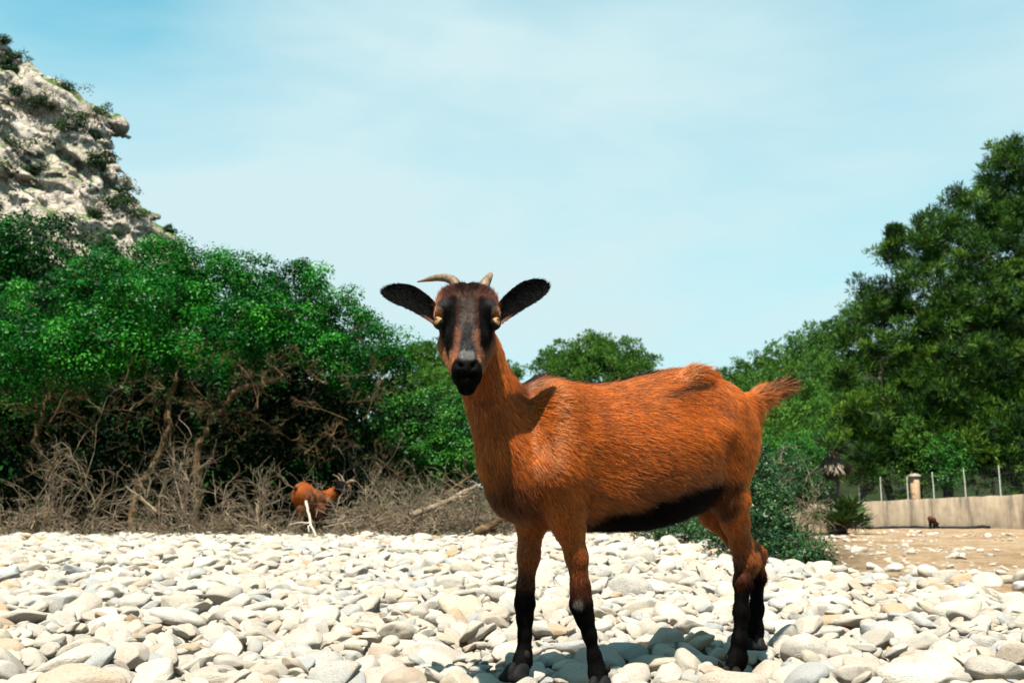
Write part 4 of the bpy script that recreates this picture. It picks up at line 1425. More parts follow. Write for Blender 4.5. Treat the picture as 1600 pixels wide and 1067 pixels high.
me = bpy.data.meshes.new('stone_field')
me.vertices.add(len(rest))
me.vertices.foreach_set('co', PL[rest, :3].astype(np.float32).ravel())
for nm, typ, arr in (('rot', 'FLOAT_VECTOR', EU[rest]), ('scl', 'FLOAT_VECTOR', PL[rest, 3:6])):
    a_ = me.attributes.new(nm, typ, 'POINT')
    a_.data.foreach_set('vector', arr.astype(np.float32).ravel())
a_ = me.attributes.new('vid', 'INT', 'POINT')
a_.data.foreach_set('value', vid[rest].astype(np.int32))
me.materials.append(M['stone'])
field = link('stone_field', me, ground)
field['kind'] = 'stuff'
ng = bpy.data.node_groups.new('lay_stones', 'GeometryNodeTree')
ng.interface.new_socket('Geometry', in_out='INPUT', socket_type='NodeSocketGeometry')
ng.interface.new_socket('Geometry', in_out='OUTPUT', socket_type='NodeSocketGeometry')
gi, go_ = ng.nodes.new('NodeGroupInput'), ng.nodes.new('NodeGroupOutput')
iop = ng.nodes.new('GeometryNodeInstanceOnPoints')
ci_ = ng.nodes.new('GeometryNodeCollectionInfo')
ci_.inputs['Collection'].default_value = stone_col
ci_.inputs['Separate Children'].default_value = True
ci_.inputs['Reset Children'].default_value = True
iop.inputs['Pick Instance'].default_value = True


def named(nm, typ):
    x = ng.nodes.new('GeometryNodeInputNamedAttribute')
    x.data_type = typ
    x.inputs['Name'].default_value = nm
    return x.outputs['Attribute']


e2r = ng.nodes.new('FunctionNodeEulerToRotation')
ng.links.new(named('rot', 'FLOAT_VECTOR'), e2r.inputs[0])
mtp = ng.nodes.new('GeometryNodeMeshToPoints')
ng.links.new(gi.outputs[0], mtp.inputs[0])
ng.links.new(mtp.outputs[0], iop.inputs['Points'])
ng.links.new(ci_.outputs[0], iop.inputs['Instance'])
ng.links.new(named('vid', 'INT'), iop.inputs['Instance Index'])
ng.links.new(e2r.outputs[0], iop.inputs['Rotation'])
ng.links.new(named('scl', 'FLOAT_VECTOR'), iop.inputs['Scale'])
ng.links.new(iop.outputs[0], go_.inputs[0])
md = field.modifiers.new('lay_stones', 'NODES')
md.node_group = ng

# dry grass between the stones
Pg, Tg = [], []
for k in range(420):
    y = float(rng.uniform(2.1, 5.2)) if k < 330 else float(rng.uniform(4, 9))
    x = float(rng.uniform(-.54, .54) * y)
    if x > crest(y) + .2: continue
    if rng.random() > .28 + .9 * float(fbm(np.array([[x * 1.3, y * 1.3, 0]]), 2, 71)[0]): continue
    kk_ = int(rng.integers(30, 75))
    z = float(ground_z(x, y))
    Pg.append(np.stack([x + rng.normal(0, .022, kk_), y + rng.normal(0, .022, kk_), np.full(kk_, z + .008)], 1))
Pg = np.concatenate(Pg)
kg = len(Pg)
dg = unit(rng.normal(size=(kg, 3)) * np.array([1, 1, .45]) + np.array([0, 0, .55]))
Vg, Fg = quads(Pg, unit(np.cross(dg, rand_dirs(kg))), dg, rng.uniform(.025, .065, kg), rng.uniform(.0012, .0028, kg))
o = link('dry_grass', fast_mesh('dry_grass', Vg, Fg, M['dry_grass'], False, {'tint': ('FLOAT', np.repeat(rng.random(kg), 4))}))
tag(o, 'dry straw coloured grass wisps between the white pebbles', 'grass', kind='stuff')
print('stones', len(placed))

# ------------------------------------------------------------------ main goat
YAW = math.radians(32)
GA = np.array([math.cos(YAW), math.sin(YAW), 0])          # withers -> rump
GL = np.array([math.sin(YAW), -math.cos(YAW), 0])         # towards the side we see
GO = at(830, 585, 2.15)
UP = np.array([0, 0, 1.0])
CAMP = np.array([0, 0, CAM_H])


def on_midplane(u, v, off=0.0):
    r = ray(u, v)
    k = ((GO + GL * off - CAMP) @ GL) / (r @ GL)
    return CAMP + r * k


ST = [(800, 622, 775, .040), (812, 603, 798, .066), (828, 593, 812, .088), (845, 589, 824, .110), (880, 596, 827, .124),
      (920, 602, 827, .134), (960, 597, 828, .142), (1000, 588, 826, .147), (1040, 580, 817, .143), (1072, 577, 803, .132),
      (1100, 584, 787, .118), (1126, 600, 765, .100), (1146, 618, 725, .072), (1158, 640, 690, .042)]
ss, zt, zb, hw = [], [], [], []
for (u, vt, vb, w_) in ST:
    a_, b_ = on_midplane(u, vt), on_midplane(u, vb)
    ss.append(((a_ + b_) / 2 - GO) @ GA); zt.append(a_[2]); zb.append(b_[2]); hw.append(w_)
S_ = np.linspace(ss[0], ss[-1], 240)
ker = np.hanning(31); ker /= ker.sum()
sm_ = lambda q: np.convolve(np.pad(np.interp(S_, ss, q), 15, mode='edge'), ker, 'valid')
ZT, ZB, HW = sm_(zt), sm_(zb), sm_(hw)


def torso_f(P):
    q = P - GO
    s = q @ GA
    l = q @ GL
    z = P[..., 2]
    sc_ = np.clip(s, S_[0], S_[-1])
    t_, b_, w_ = np.interp(sc_, S_, ZT), np.interp(sc_, S_, ZB), np.interp(sc_, S_, HW)
    zc = (t_ * 0.46 + b_ * 0.54)
    hh_ = np.where(z > zc, t_ - zc, zc - b_)
    # narrower towards the spine, fuller belly
    w_ = w_ * (1 - 0.22 * np.clip((z - zc) / np.maximum(t_ - zc, 1e-3), 0, 1) ** 1.5)
    e = (s - sc_) / 0.04
    rad = np.stack([w_, hh_, np.full_like(w_, 0.04)], -1)
    k = np.stack([l, z - zc, e * 0.04], -1)
    k0 = np.linalg.norm(k / rad, axis=-1)
    k1 = np.linalg.norm(k / rad ** 2, axis=-1) + 1e-9
    return k0 * (k0 - 1) / k1


ends = np.array([GO + GA * (S_[0] - .05) - GL * .16, GO + GA * (S_[-1] + .05) + GL * .16, GO + GA * (S_[0] - .05) + GL * .16, GO + GA * (S_[-1] + .05) - GL * .16])
tlo, thi = ends.min(0), ends.max(0)
tlo[2], thi[2] = min(zb) - .02, max(zt) + .02
TORSO = (torso_f, tlo, thi)

# head frame
HE = at(730, 487, 1.89)
vw = unit(HE - CAMP)
hf = unit(np.array([-vw[0], -vw[1], 0]))
HA = np.array([-hf[1], hf[0], 0])
HB = -0.915 * UP + 0.403 * hf
HC = 0.915 * hf + 0.403 * UP
HR = np.stack([HA, HB, HC])


def hd(a, b, c):
    return HE + HA * a + HB * b + HC * c


parts = {k: [] for k in ('torso', 'neck', 'head', 'fore', 'hind', 'tail')}
carve = []


def add(part, prim, k=0.02):
    parts[part].append((prim, k, 1))


def chain(part, pts, k=0.015):
    for (p0, r0), (p1, r1) in zip(pts[:-1], pts[1:]):
        add(part, p_cone(p0, p1, r0, r1), k)


add('torso', TORSO, 0.02)
# hip bones and the hollow before them
for sgn in (1, -1):
    hip = on_midplane(1066, 594) + GL * sgn * .060
    add('torso', p_ell(hip, (.042, .022, .024), np.stack([GA, GL, UP])), .035)
    pin = on_midplane(1148, 642) + GL * sgn * .04
    add('torso', p_ell(pin, (.035, .03, .04), np.stack([GA, GL, UP])), .03)
    carve.append((p_ell(on_midplane(1046, 632) + GL * sgn * .158, (.070, .046, .055), np.stack([GA, GL, UP])), .05, -1))
    # shoulder blade and upper arm
    add('torso', p_cone(on_midplane(846, 640) + GL * sgn * .066, on_midplane(838, 735) + GL * sgn * .078, .035, .052), .05)
    # thigh
    add('hind', p_ell(on_midplane(1108, 682) + GL * sgn * .068, (.080, .050, .120), np.stack([unit(GA + UP * .15), GL, unit(UP - GA * .15)])), .045)
for sgn in (1, -1):
    carve.append((p_ell(on_midplane(905, 745) + GL * sgn * .165, (.05, .04, .07), np.stack([GA, GL, UP])), .04, -1))
    carve.append((p_ell(on_midplane(1088, 735) + GL * sgn * .150, (.028, .035, .07), np.stack([unit(GA + UP * .3), GL, unit(UP - GA * .3)])), .03, -1))
# breast
add('torso', p_ell(on_midplane(820, 765), (.05, .068, .060), np.stack([GA, GL, UP])), .04)
# neck
chain('neck', [(at(737, 500, 2.02), .042), (at(748, 560, 2.07), .034), (at(762, 610, 2.09), .034), (at(775, 660, 2.10), .037), (at(791, 715, 2.115), .046), (at(810, 758, 2.14), .058)], .05)
chain('neck', [(at(746, 560, 2.09), .031), (at(774, 622, 2.12), .035), (at(808, 664, 2.15), .048)], .05)

# head
add('head', p_ell(hd(0, -.036, -.052), (.057, .056, .058), HR), .02)
for sgn in (1, -1):
    add('head', p_ell(hd(sgn * .040, -.010, -.030), (.024, .030, .026), HR), .022)     # brow
    add('head', p_ell(hd(sgn * .030, -.060, -.050), (.026, .022, .028), HR), .02)      # horn bosses
    add('head', p_cone(hd(sgn * .028, .026, -.080), hd(sgn * .007, .115, -.050), .030, .019), .025)   # cheek, jaw
    add('head', p_ell(hd(sgn * .0115, .122, -.010), (.0125, .015, .015), HR), .012)     # nostril wings
    carve.append((p_ell(hd(sgn * .0118, .124, .0040), (.0045, .0090, .0085), np.stack([unit(HA * .75 + HB * sgn * .65), unit(HB * .75 - HA * sgn * .65), HC])), .004, -1))
    carve.append((p_ell(hd(sgn * .060, .020, .000), (.016, .020, .018), HR), .02, -1))  # below the eye
chain('head', [(hd(0, -.005, -.040), .046), (hd(0, .045, -.030), .0345), (hd(0, .085, -.026), .0245), (hd(0, .115, -.026), .0215)], .02)
add('head', p_cone(hd(0, .0, -.012), hd(0, .10, -.008), .017, .0135), .02)              # nose bridge
add('head', p_ell(hd(0, .128, -.020), (.0205, .021, .024), HR), .015)
add('head', p_ell(hd(0, .149, -.030), (.0165, .0165, .020), HR), .012)                   # chin
carve.append((p_ell(hd(0, .1425, -.004), (.016, .0022, .012), HR), .004, -1))           # mouth line

# front legs
nf, ff = 2.125, 2.195
chain('fore', [(at(868, 742, 2.10), .052), (at(880, 790, 2.115), .041), (at(889, 822, nf), .031), (at(901, 870, nf + .01), .0210), (at(907, 918, nf + .015), .0178),
               (at(908, 944, nf + .015), .0212), (at(914, 966, nf + .02), .0162), (at(921, 990, nf + .025), .0120), (at(929, 1026, nf + .03), .0120),
               (at(934, 1050, nf + .03), .0168), (at(937, 1066, nf + .02), .0165)], .016)
chain('fore', [(at(838, 775, ff - .03), .045), (at(830, 815, ff), .031), (at(826, 868, ff), .0215), (at(821, 918, ff), .0162), (at(820, 942, ff - .005), .0190),
               (at(820, 966, ff), .0148), (at(820, 992, ff), .0118), (at(819, 1016, ff), .0125), (at(817, 1032, ff - .005), .0168), (at(812, 1046, ff - .015), .0165)], .016)
# hind legs
nh, fh = 2.41, 2.51
chain('hind', [(at(1128, 735, 2.38), .060), (at(1139, 778, 2.385), .046), (at(1148, 812, nh), .031), (at(1158, 848, nh + .02), .0235), (at(1165, 878, nh + .025), .0235),
               (at(1160, 908, nh + .015), .0175), (at(1158, 955, nh + .01), .0150), (at(1156, 1000, nh), .0148), (at(1152, 1028, nh), .0195), (at(1147, 1044, nh - .01), .0185)], .018)
add('hind', p_ell(at(1178, 872, nh + .045), (.014, .014, .022)), .015)
chain('hind', [(at(1098, 760, 2.46), .055), (at(1118, 800, 2.48), .038), (at(1150, 838, fh), .027), (at(1180, 866, fh + .02), .0215), (at(1183, 900, fh + .01), .0160),
               (at(1182, 950, fh), .0140), (at(1180, 982, fh), .0165), (at(1181, 1000, fh - .01), .0165)], .018)
add('hind', p_ell(at(1188, 866, fh + .04), (.012, .012, .02)), .015)
# tail
TB, TE = at(1158, 637, 2.46), at(1206, 611, 2.51)
chain('tail', [(TB, .026), (at(1182, 625, 2.485), .019), (TE, .010)], .02)

prims = []
for k in ('torso', 'neck', 'hind', 'fore', 'tail', 'head'):
    prims += parts[k]
prims += carve
GV, GF = sdf_mesh(prims, 0.0042)


def part_weights(P):
    D = []
    for k in ('torso', 'neck', 'head', 'fore', 'hind', 'tail'):
        d = np.min([pr[0][0](P) for pr in parts[k]], 0)
        D.append(d)
    D = np.stack(D, 1)
    w = np.exp(-np.clip(D, -.02, .5) / 0.012)
    return w / w.sum(1, keepdims=True)


PART = {k: i for i, k in enumerate(('torso', 'neck', 'head', 'fore', 'hind', 'tail'))}


def lerp(a, b, t):
    return a + (b - a) * np.asarray(t)[:, None]


def coat(P, N, W):
    """pattern of the coat with some light and shade painted in, linear colours"""
    n_ = len(P)
    q = P - GO
    s, l, z = q @ GA, q @ GL, P[:, 2]
    j = fbm(P * 26, 3, 21)
    col = np.tile(np.array([.335, .069, .0038]), (n_, 1))
    col = col * (1 + 0.34 * fbm(P * 7, 4, 2))[:, None]
    RED = np.array([.15, .034, .006]); BLK = np.array([.0018, .0014, .0012]); DBR = np.array([.03, .009, .003])
    # darker neck front and breast
    nk = W[:, PART['neck']]
    col = lerp(col, np.array([.27, .053, .0035]), nk * .75)
    br = smooth(.05, -.05, s) * smooth(.48, .40, z + .02 * j) * (W[:, PART['torso']] + nk)
    col = lerp(col, BLK * 2.5, np.clip(br, 0, 1) * .85)
    # dorsal stripe and dark withers
    top = np.interp(np.clip(s, S_[0], S_[-1]), S_, ZT)
    to = W[:, PART['torso']] + W[:, PART['hind']] * .3
    st = smooth(.030, .010, np.abs(l) + .006 * j) * smooth(.05, .015, top - z) * smooth(.46, .30, s) * to
    col = lerp(col, BLK * 1.5, st)
    wi = smooth(.062, .015, np.hypot(s * 1.0 + .03, (top - z) * .8) + .02 * j) * (to + nk)
    col = lerp(col, DBR * .7, np.clip(wi, 0, 1) * .6)
    hs = smooth(.014, .003, np.abs((top - z) - .040 - .10 * np.clip(.47 - s, 0, 1) + .006 * j)) * smooth(.27, .34, s) * smooth(.47, .44, s) * to  # dark hip streak, partly shading painted into the coat
    col = lerp(col, DBR, np.clip(hs, 0, 1) * .8)
    # belly
    zl = np.interp(s, [-.05, .08, .22, .36, .50, .60], [.32, .355, .385, .425, .44, .40])
    bd = smooth(.11, .0, z - zl + .03 * j) * W[:, PART['torso']]  # lower flank shading painted in as the coat blends to the black belly
    col = lerp(col, np.array([.15, .034, .005]), np.clip(bd, 0, 1) * .7)
    be = smooth(.020, -.016, z - zl + .016 * j) * W[:, PART['torso']] * smooth(.02, .12, s)
    be2 = smooth(.015, -.01, z - .44 + .01 * j) * W[:, PART['hind']] * smooth(.535, .50, s) * smooth(.30, .36, z)
    col = lerp(col, BLK, np.clip(be, 0, 1))
    col = lerp(col, BLK, np.clip(be2, 0, 1) * .9)
    # legs
    fo, hi_ = W[:, PART['fore']], W[:, PART['hind']]
    col = lerp(col, RED * 1.2, fo * smooth(.40, .30, z) * .6)
    col = lerp(col, BLK, fo * smooth(.33, .175, z + .025 * j))
    col = lerp(col, RED * 1.15, hi_ * smooth(.38, .32, z) * .5)
    col = lerp(col, BLK, hi_ * smooth(.335, .19, z + .03 * j))
    kn = at(903, 946, 2.105)
    bald = smooth(.017, .009, np.linalg.norm((P - kn) * np.array([1, .6, 1]), axis=1))
    col = lerp(col, np.array([.06, .05, .04]), bald * .8)
    # rump under the tail
    col = lerp(col, DBR, smooth(.05, .02, np.linalg.norm((P - at(1186, 668, 2.5)), axis=1) + .01 * j) * .55)
    # tail
    ta = W[:, PART['tail']]
    tt = ((P - TB) @ (TE - TB)) / ((TE - TB) @ (TE - TB))
    col = lerp(col, BLK * 2, ta * smooth(.75, 1.1, tt) * .5)
    # head
    hw_ = W[:, PART['head']]
    h = (P - HE) @ HR.T
    a, b, c = np.abs(h[:, 0]), h[:, 1], h[:, 2]
    jj = j * .006
    face = np.tile(np.array([.22, .048, .004]), (n_, 1))
    poll = smooth(-.022, -.046, b + jj * 1.5)
    stripe = smooth(.012, .024, a + jj) * smooth(.066, .052, a + jj + .30 * np.clip(b - .005, 0, 1)) * smooth(-.050, -.028, b + jj) * smooth(.104, .072, b + jj * 2)
    stripe = np.maximum(stripe, smooth(.032, .024, a) * smooth(-.035, -.02, b) * smooth(.085, .030, b + jj * 2) * .9)
    stripe = stripe * (1 - smooth(.028, .018, a + jj) * smooth(.035, .06, b + jj) * .5)
    face = lerp(face, BLK * 1.2, stripe)
    dk = smooth(.030, .010, a) * smooth(-.045, -.03, b) * smooth(-.012, -.022, b)
    face = lerp(face, BLK * 2, dk * .8)
    grey = smooth(.021, .009, a + jj * 1.6) * smooth(-.032, -.012, b + jj)
    gcol = np.where((b < .045)[:, None], np.array([.040, .026, .020]), np.array([.026, .024, .024]))
    gn_ = (0.5 + 0.5 * fbm(P * 180, 2, 31))[:, None]
    face = lerp(face, gcol * (.35 + 1.25 * gn_), np.clip(grey, 0, 1))
    muz = smooth(.098, .112, b + jj - .22 * a)
    face = lerp(face, BLK * 1.3, muz)
    face = lerp(face, np.array([.12, .112, .105]), smooth(.013, .005, np.abs(b - .106)) * smooth(.017, .008, a) * .85)  # pale nose top: lit highlight painted into the coat
    face = lerp(face, np.array([.034, .0075, .0035]), poll * smooth(.075, .045, a))
    face = lerp(face, BLK * 2, poll * smooth(.02, .008, a + jj) * .65)
    brow = smooth(.018, .006, np.hypot(a - .045, (b + .022) * 1.3))
    face = lerp(face, np.array([.03, .025, .025]), brow * .7)
    face = lerp(face, np.array([.2, .08, .03]), smooth(.022, .014, np.hypot(a - .064, b - .0)) * .4)
    face = np.where((c < -.085)[:, None], lerp(face, np.array([.19, .045, .0055]), smooth(-.085, -.10, c)), face)
    col = lerp(col, face, hw_)
    # hooves
    return np.clip(col, .0008, 1)


me_tmp = fast_mesh('goat_body', GV, GF)
gN = np.zeros(len(GV) * 3, np.float32)
me_tmp.vertices.foreach_get('normal', gN)
gN = gN.reshape(-1, 3)
bpy.data.meshes.remove(me_tmp)
GW = part_weights(GV)
GC = coat(GV, gN, GW)

m, n, p, out = mat_new('goat_hide')
a_ = node(n, 'ShaderNodeAttribute', attribute_name='coat')
n.links.new(a_.outputs['Color'], p.inputs['Base Color'])
p.inputs['Roughness'].default_value = 0.8
p.inputs['Specular IOR Level'].default_value = 0.06
g = node(n, 'ShaderNodeNewGeometry')
mp2 = node(n, 'ShaderNodeMapping'); mp2.inputs['Scale'].default_value = (120, 120, 120)
n.links.new(g.outputs['Position'], mp2.inputs[0])
hn = noise(n, 2.0, 3, 0.6, mp2.outputs[0])
bump(n, hn.outputs['Fac'], 0.4, 0.004, p)
M['hide'] = m

m, n, p, out = mat_new('goat_hair')
a_ = node(n, 'ShaderNodeAttribute', attribute_name='coat')
hb = node(n, 'ShaderNodeBsdfHairPrincipled')
try:
    hb.model = 'CHIANG'
except Exception:
    pass
hb.parametrization = 'COLOR'
n.links.new(a_.outputs['Color'], hb.inputs['Color'])
hb.inputs['Roughness'].default_value = 0.42
hb.inputs['Radial Roughness'].default_value = 0.6
hb.inputs['Coat'].default_value = 0.0
lum = node(n, 'ShaderNodeSeparateColor')
n.links.new(a_.outputs['Color'], lum.inputs[0])
mr = node(n, 'ShaderNodeMapRange')
mr.inputs[1].default_value = 0.012; mr.inputs[2].default_value = 0.07
n.links.new(lum.outputs[0], mr.inputs[0])
n.links.new(a_.outputs['Color'], p.inputs['Base Color'])
p.inputs['Roughness'].default_value = 0.36
sp_ = node(n, 'ShaderNodeMapRange'); sp_.inputs[1].default_value = 0.01; sp_.inputs[2].default_value = 0.10; sp_.inputs[3].default_value = 0.025; sp_.inputs[4].default_value = 0.20
n.links.new(lum.outputs[0], sp_.inputs[0]); n.links.new(sp_.outputs[0], p.inputs['Specular IOR Level'])
mh = node(n, 'ShaderNodeMixShader')
mm = node(n, 'ShaderNodeMath', operation='MULTIPLY'); mm.inputs[1].default_value = 0.22
n.links.new(mr.outputs[0], mm.inputs[0])
n.links.new(mm.outputs[0], mh.inputs[0])
n.links.new(p.outputs[0], mh.inputs[1])
n.links.new(hb.outputs[0], mh.inputs[2])
n.links.new(mh.outputs[0], out.inputs['Surface'])
M['hair'] = m

goat = empty('goat', on_midplane(940, 1062) * np.array([1, 1, 0]), 'large rust brown goat with black legs standing on the pebbles in front, facing the camera', 'goat')


def goat_part(name, V_, F_, mat, parent=goat, smooth_=True, attrs=None):
    me = fast_mesh(name, V_ - np.array(goat.location), F_, mat, smooth_, attrs)
    o = bpy.data.objects.new(name, me)
    root_col.objects.link(o)
    o.parent = parent
    return o


col4 = np.concatenate([GC * .5, np.ones((len(GC), 1))], 1)  # hide darker than the fur, painting shade into gaps between hairs
body = goat_part('body', GV, GF, M['hide'], attrs={'coat': ('FLOAT_COLOR', col4)})


def strands(name, roots, dirs, nrm, length, rad, cols, parent, lift=0.22, curl=0.12, npt=4, off=None):
    k = len(roots)
    t = unit(dirs - nrm * (dirs * nrm).sum(1, keepdims=True))
    t = unit(t + curl * rng.normal(size=t.shape))
    u_ = np.linspace(0, 1, npt)[None, :, None]
    L = length[:, None, None]
    bend = rng.normal(size=(k, 1, 3)) * 0.10
    pos = roots[:, None] + t[:, None] * L * u_ + nrm[:, None] * L * (lift * (u_ - 0.45 * u_ ** 2)) + bend * L * u_ ** 2 + np.array([0, 0, -0.10]) * L * u_ ** 2
    pos = pos - (np.array(goat.location) if off is None else off)
    hc_ = bpy.data.hair_curves.new(name)
    hc_.add_curves([npt] * k)
    hc_.points.foreach_set('position', pos.astype(np.float32).ravel())
    ra = hc_.attributes.get('radius') or hc_.attributes.new('radius', 'FLOAT', 'POINT')
    taper = np.linspace(1, .12, npt)[None] ** .8
    ra.data.foreach_set('value', (rad[:, None] * taper).astype(np.float32).ravel())
    ca = hc_.attributes.new('coat', 'FLOAT_COLOR', 'POINT')
    grad = np.linspace(.85, 1.1, npt)[None, :, None]
    c4 = np.concatenate([np.clip(cols[:, None] * grad, 0, 1), np.ones((k, npt, 1))], 2)
    ca.data.foreach_set('color', c4.astype(np.float32).ravel())
    hc_.materials.append(M['hair'])
    o = bpy.data.objects.new(name, hc_)
    root_col.objects.link(o)
    o.parent = parent
    return o


def sample_surface(V_, F_, count, weight=None):
    tri = np.concatenate([F_[:, [0, 1, 2]], F_[:, [0, 2, 3]]])
    A, B, C = V_[tri[:, 0]], V_[tri[:, 1]], V_[tri[:, 2]]
    ar = np.linalg.norm(np.cross(B - A, C - A), axis=1)
    if weight is not None:
        ar = ar * weight[tri].mean(1)
    pk = rng.choice(len(tri), count, p=ar / ar.sum())
    r1, r2 = np.sqrt(rng.random(count)), rng.random(count)
    wts = np.stack([1 - r1, r1 * (1 - r2), r1 * r2], 1)
    return tri[pk], wts


# clear spots (eyes, nostrils, mouth)
hl = (GV - HE) @ HR.T
wt = np.ones(len(GV)) + 2.2 * GW[:, PART['head']] + .5 * GW[:, PART['fore']] + .5 * GW[:, PART['hind']] + 1.0 * GW[:, PART['tail']]
for sgn in (1, -1):
    wt *= smooth(.013, .019, np.linalg.norm(hl - np.array([sgn * .060, .004, -.020]), axis=1))
    wt *= smooth(.006, .012, np.linalg.norm((hl - np.array([sgn * .0135, .125, .003])) * np.array([1, .8, .6]), axis=1))
wt *= 1 - .97 * smooth(.012, .009, np.hypot(hl[:, 0], (hl[:, 1] - .123))) * (hl[:, 2] > -.03)
NS = 260000
tri, wts = sample_surface(GV, GF, NS, np.clip(wt, 0, None))
mixv = lambda Q: (Q[tri] * wts[..., None]).sum(1)
R0, N0, W0 = mixv(GV), unit(mixv(gN)), mixv(GW)
C0 = coat(R0, N0, W0)
# flow of the coat
tn = np.linalg.norm
hlr = (R0 - HE) @ HR.T
flow = np.zeros((NS, 3))
q = R0 - GO
s0, l0, z0 = q @ GA, q @ GL, R0[:, 2]
dn = np.clip(.30 + 1.3 * np.clip(s0 - .38, 0, .3) / .3 * smooth(.68, .56, z0) - .2 * smooth(.58, .66, z0), 0, 2)
swirl = fbm(R0 * 7, 2, 14)
flow += W0[:, [0]] * (GA[None] * (1 - .3 * dn[:, None]) + np.array([0, 0, -1.0]) * (dn + .30 * swirl)[:, None])
flow += W0[:, [1]] * (np.array([0, 0, -1.0])[None] + .35 * GA[None] + .25 * swirl[:, None] * GL[None])
flow += W0[:, [2]] * (-HB[None] * 1.0 + HA[None] * np.sign(hlr[:, [0]]) * .5)
flow += W0[:, [3]] * (np.array([[0, 0, -1.0]]) + .3 * GA[None])
flow += W0[:, [4]] * (np.array([[0, 0, -1.0]]) + .45 * GA[None] * (1 + .5 * swirl[:, None]))
flow += W0[:, [5]] * unit(TE - TB)[None]
clump = 0.24 * np.stack([fbm(R0 * 45, 2, 51 + k) for k in range(3)], 1)
flow = flow + clump
Ln = W0 @ np.array([.0240, .0180, .0062, .0065, .0100, .055])
top0 = np.interp(np.clip(s0, S_[0], S_[-1]), S_, ZT)
Ln = Ln + .013 * W0[:, 0] * smooth(.03, .005, top0 - z0)
Ln = Ln + .010 * W0[:, 2] * smooth(-.03, -.05, hlr[:, 1]) + .004 * W0[:, 2] * smooth(-.01, -.03, hlr[:, 1])
Ln = Ln + .008 * W0[:, 4] * smooth(.16, .20, z0) * smooth(.30, .24, z0) * (N0 @ GA > .3)
Ln = Ln * np.where(z0 < .20, .8, 1)
Ln = Ln * rng.uniform(.6, 1.25, NS)
Rd = np.where(W0[:, 2] > .5, .00034, .00052) * rng.uniform(.7, 1.2, NS)
cv = np.exp(rng.normal(0, .34, NS)) * (1 + .45 * fbm(R0 * 42, 2, 77))
C0 = C0 * np.clip(cv, .25, 2.2)[:, None]
# a few pale and a few dark guard hairs
gh = rng.random(NS)
C0[(gh < .05) & (C0[:, 0] > .12)] *= np.array([1.35, 1.9, 2.8])
C0[(gh > .95)] *= .35
strands('fur', R0, flow, N0, Ln, Rd, C0, goat, lift=.12, curl=.07)

# tail brush
kt = 9000
tt = rng.random(kt) ** .7
ax = unit(TE - TB)
e1 = unit(np.cross(ax, GL)); e2 = np.cross(ax, e1)
th = rng.uniform(0, 2 * math.pi, kt)
rr = np.interp(tt, [0, .4, 1], [.022, .017, .006])
nr = np.cos(th)[:, None] * e1 + np.sin(th)[:, None] * e2
Rt = TB + (TE - TB) * tt[:, None] + nr * rr[:, None]
spread = nr * rng.uniform(.02, .75, kt)[:, None] * np.array([1, 1, 1.0])
dt = unit(ax + spread + np.array([0, 0, -.10]))
lt = rng.uniform(.035, .082, kt) * (.6 + .6 * tt)
upn = (nr @ UP)
Ct = np.tile(np.array([.27, .062, .007]), (kt, 1))
Ct = lerp(Ct, np.array([.006, .004, .0035]), np.clip(smooth(.15, .7, np.abs(upn)) * .95 + smooth(.55, .95, tt) * .6, 0, 1) * (rng.random(kt) < .78))
Ct *= np.exp(rng.normal(0, .3, kt))[:, None]
strands('tail_hair', Rt, dt, unit(nr + .001), lt, np.full(kt, .0006), np.clip(Ct, .002, 1), goat, lift=.05, curl=.06, npt=5)

# eyes
def sphere(c, r, R=np.eye(3), nu=24, nv=14, scale=(1, 1, 1)):
    th_ = np.linspace(0, math.pi, nv)
    ph = np.arange(nu) * 2 * math.pi / nu
    q_ = np.stack([np.sin(th_)[:, None] * np.cos(ph), np.sin(th_)[:, None] * np.sin(ph), np.cos(th_)[:, None] + 0 * ph], -1) * r * np.array(scale)
    Vv = q_.reshape(-1, 3) @ R + c
    i_ = np.arange(nv - 1)[:, None] * nu
    j_ = np.arange(nu)[None]
    k_ = (j_ + 1) % nu
    return Vv, np.stack([i_ + j_, i_ + nu + j_, i_ + nu + k_, i_ + k_], -1).reshape(-1, 4)


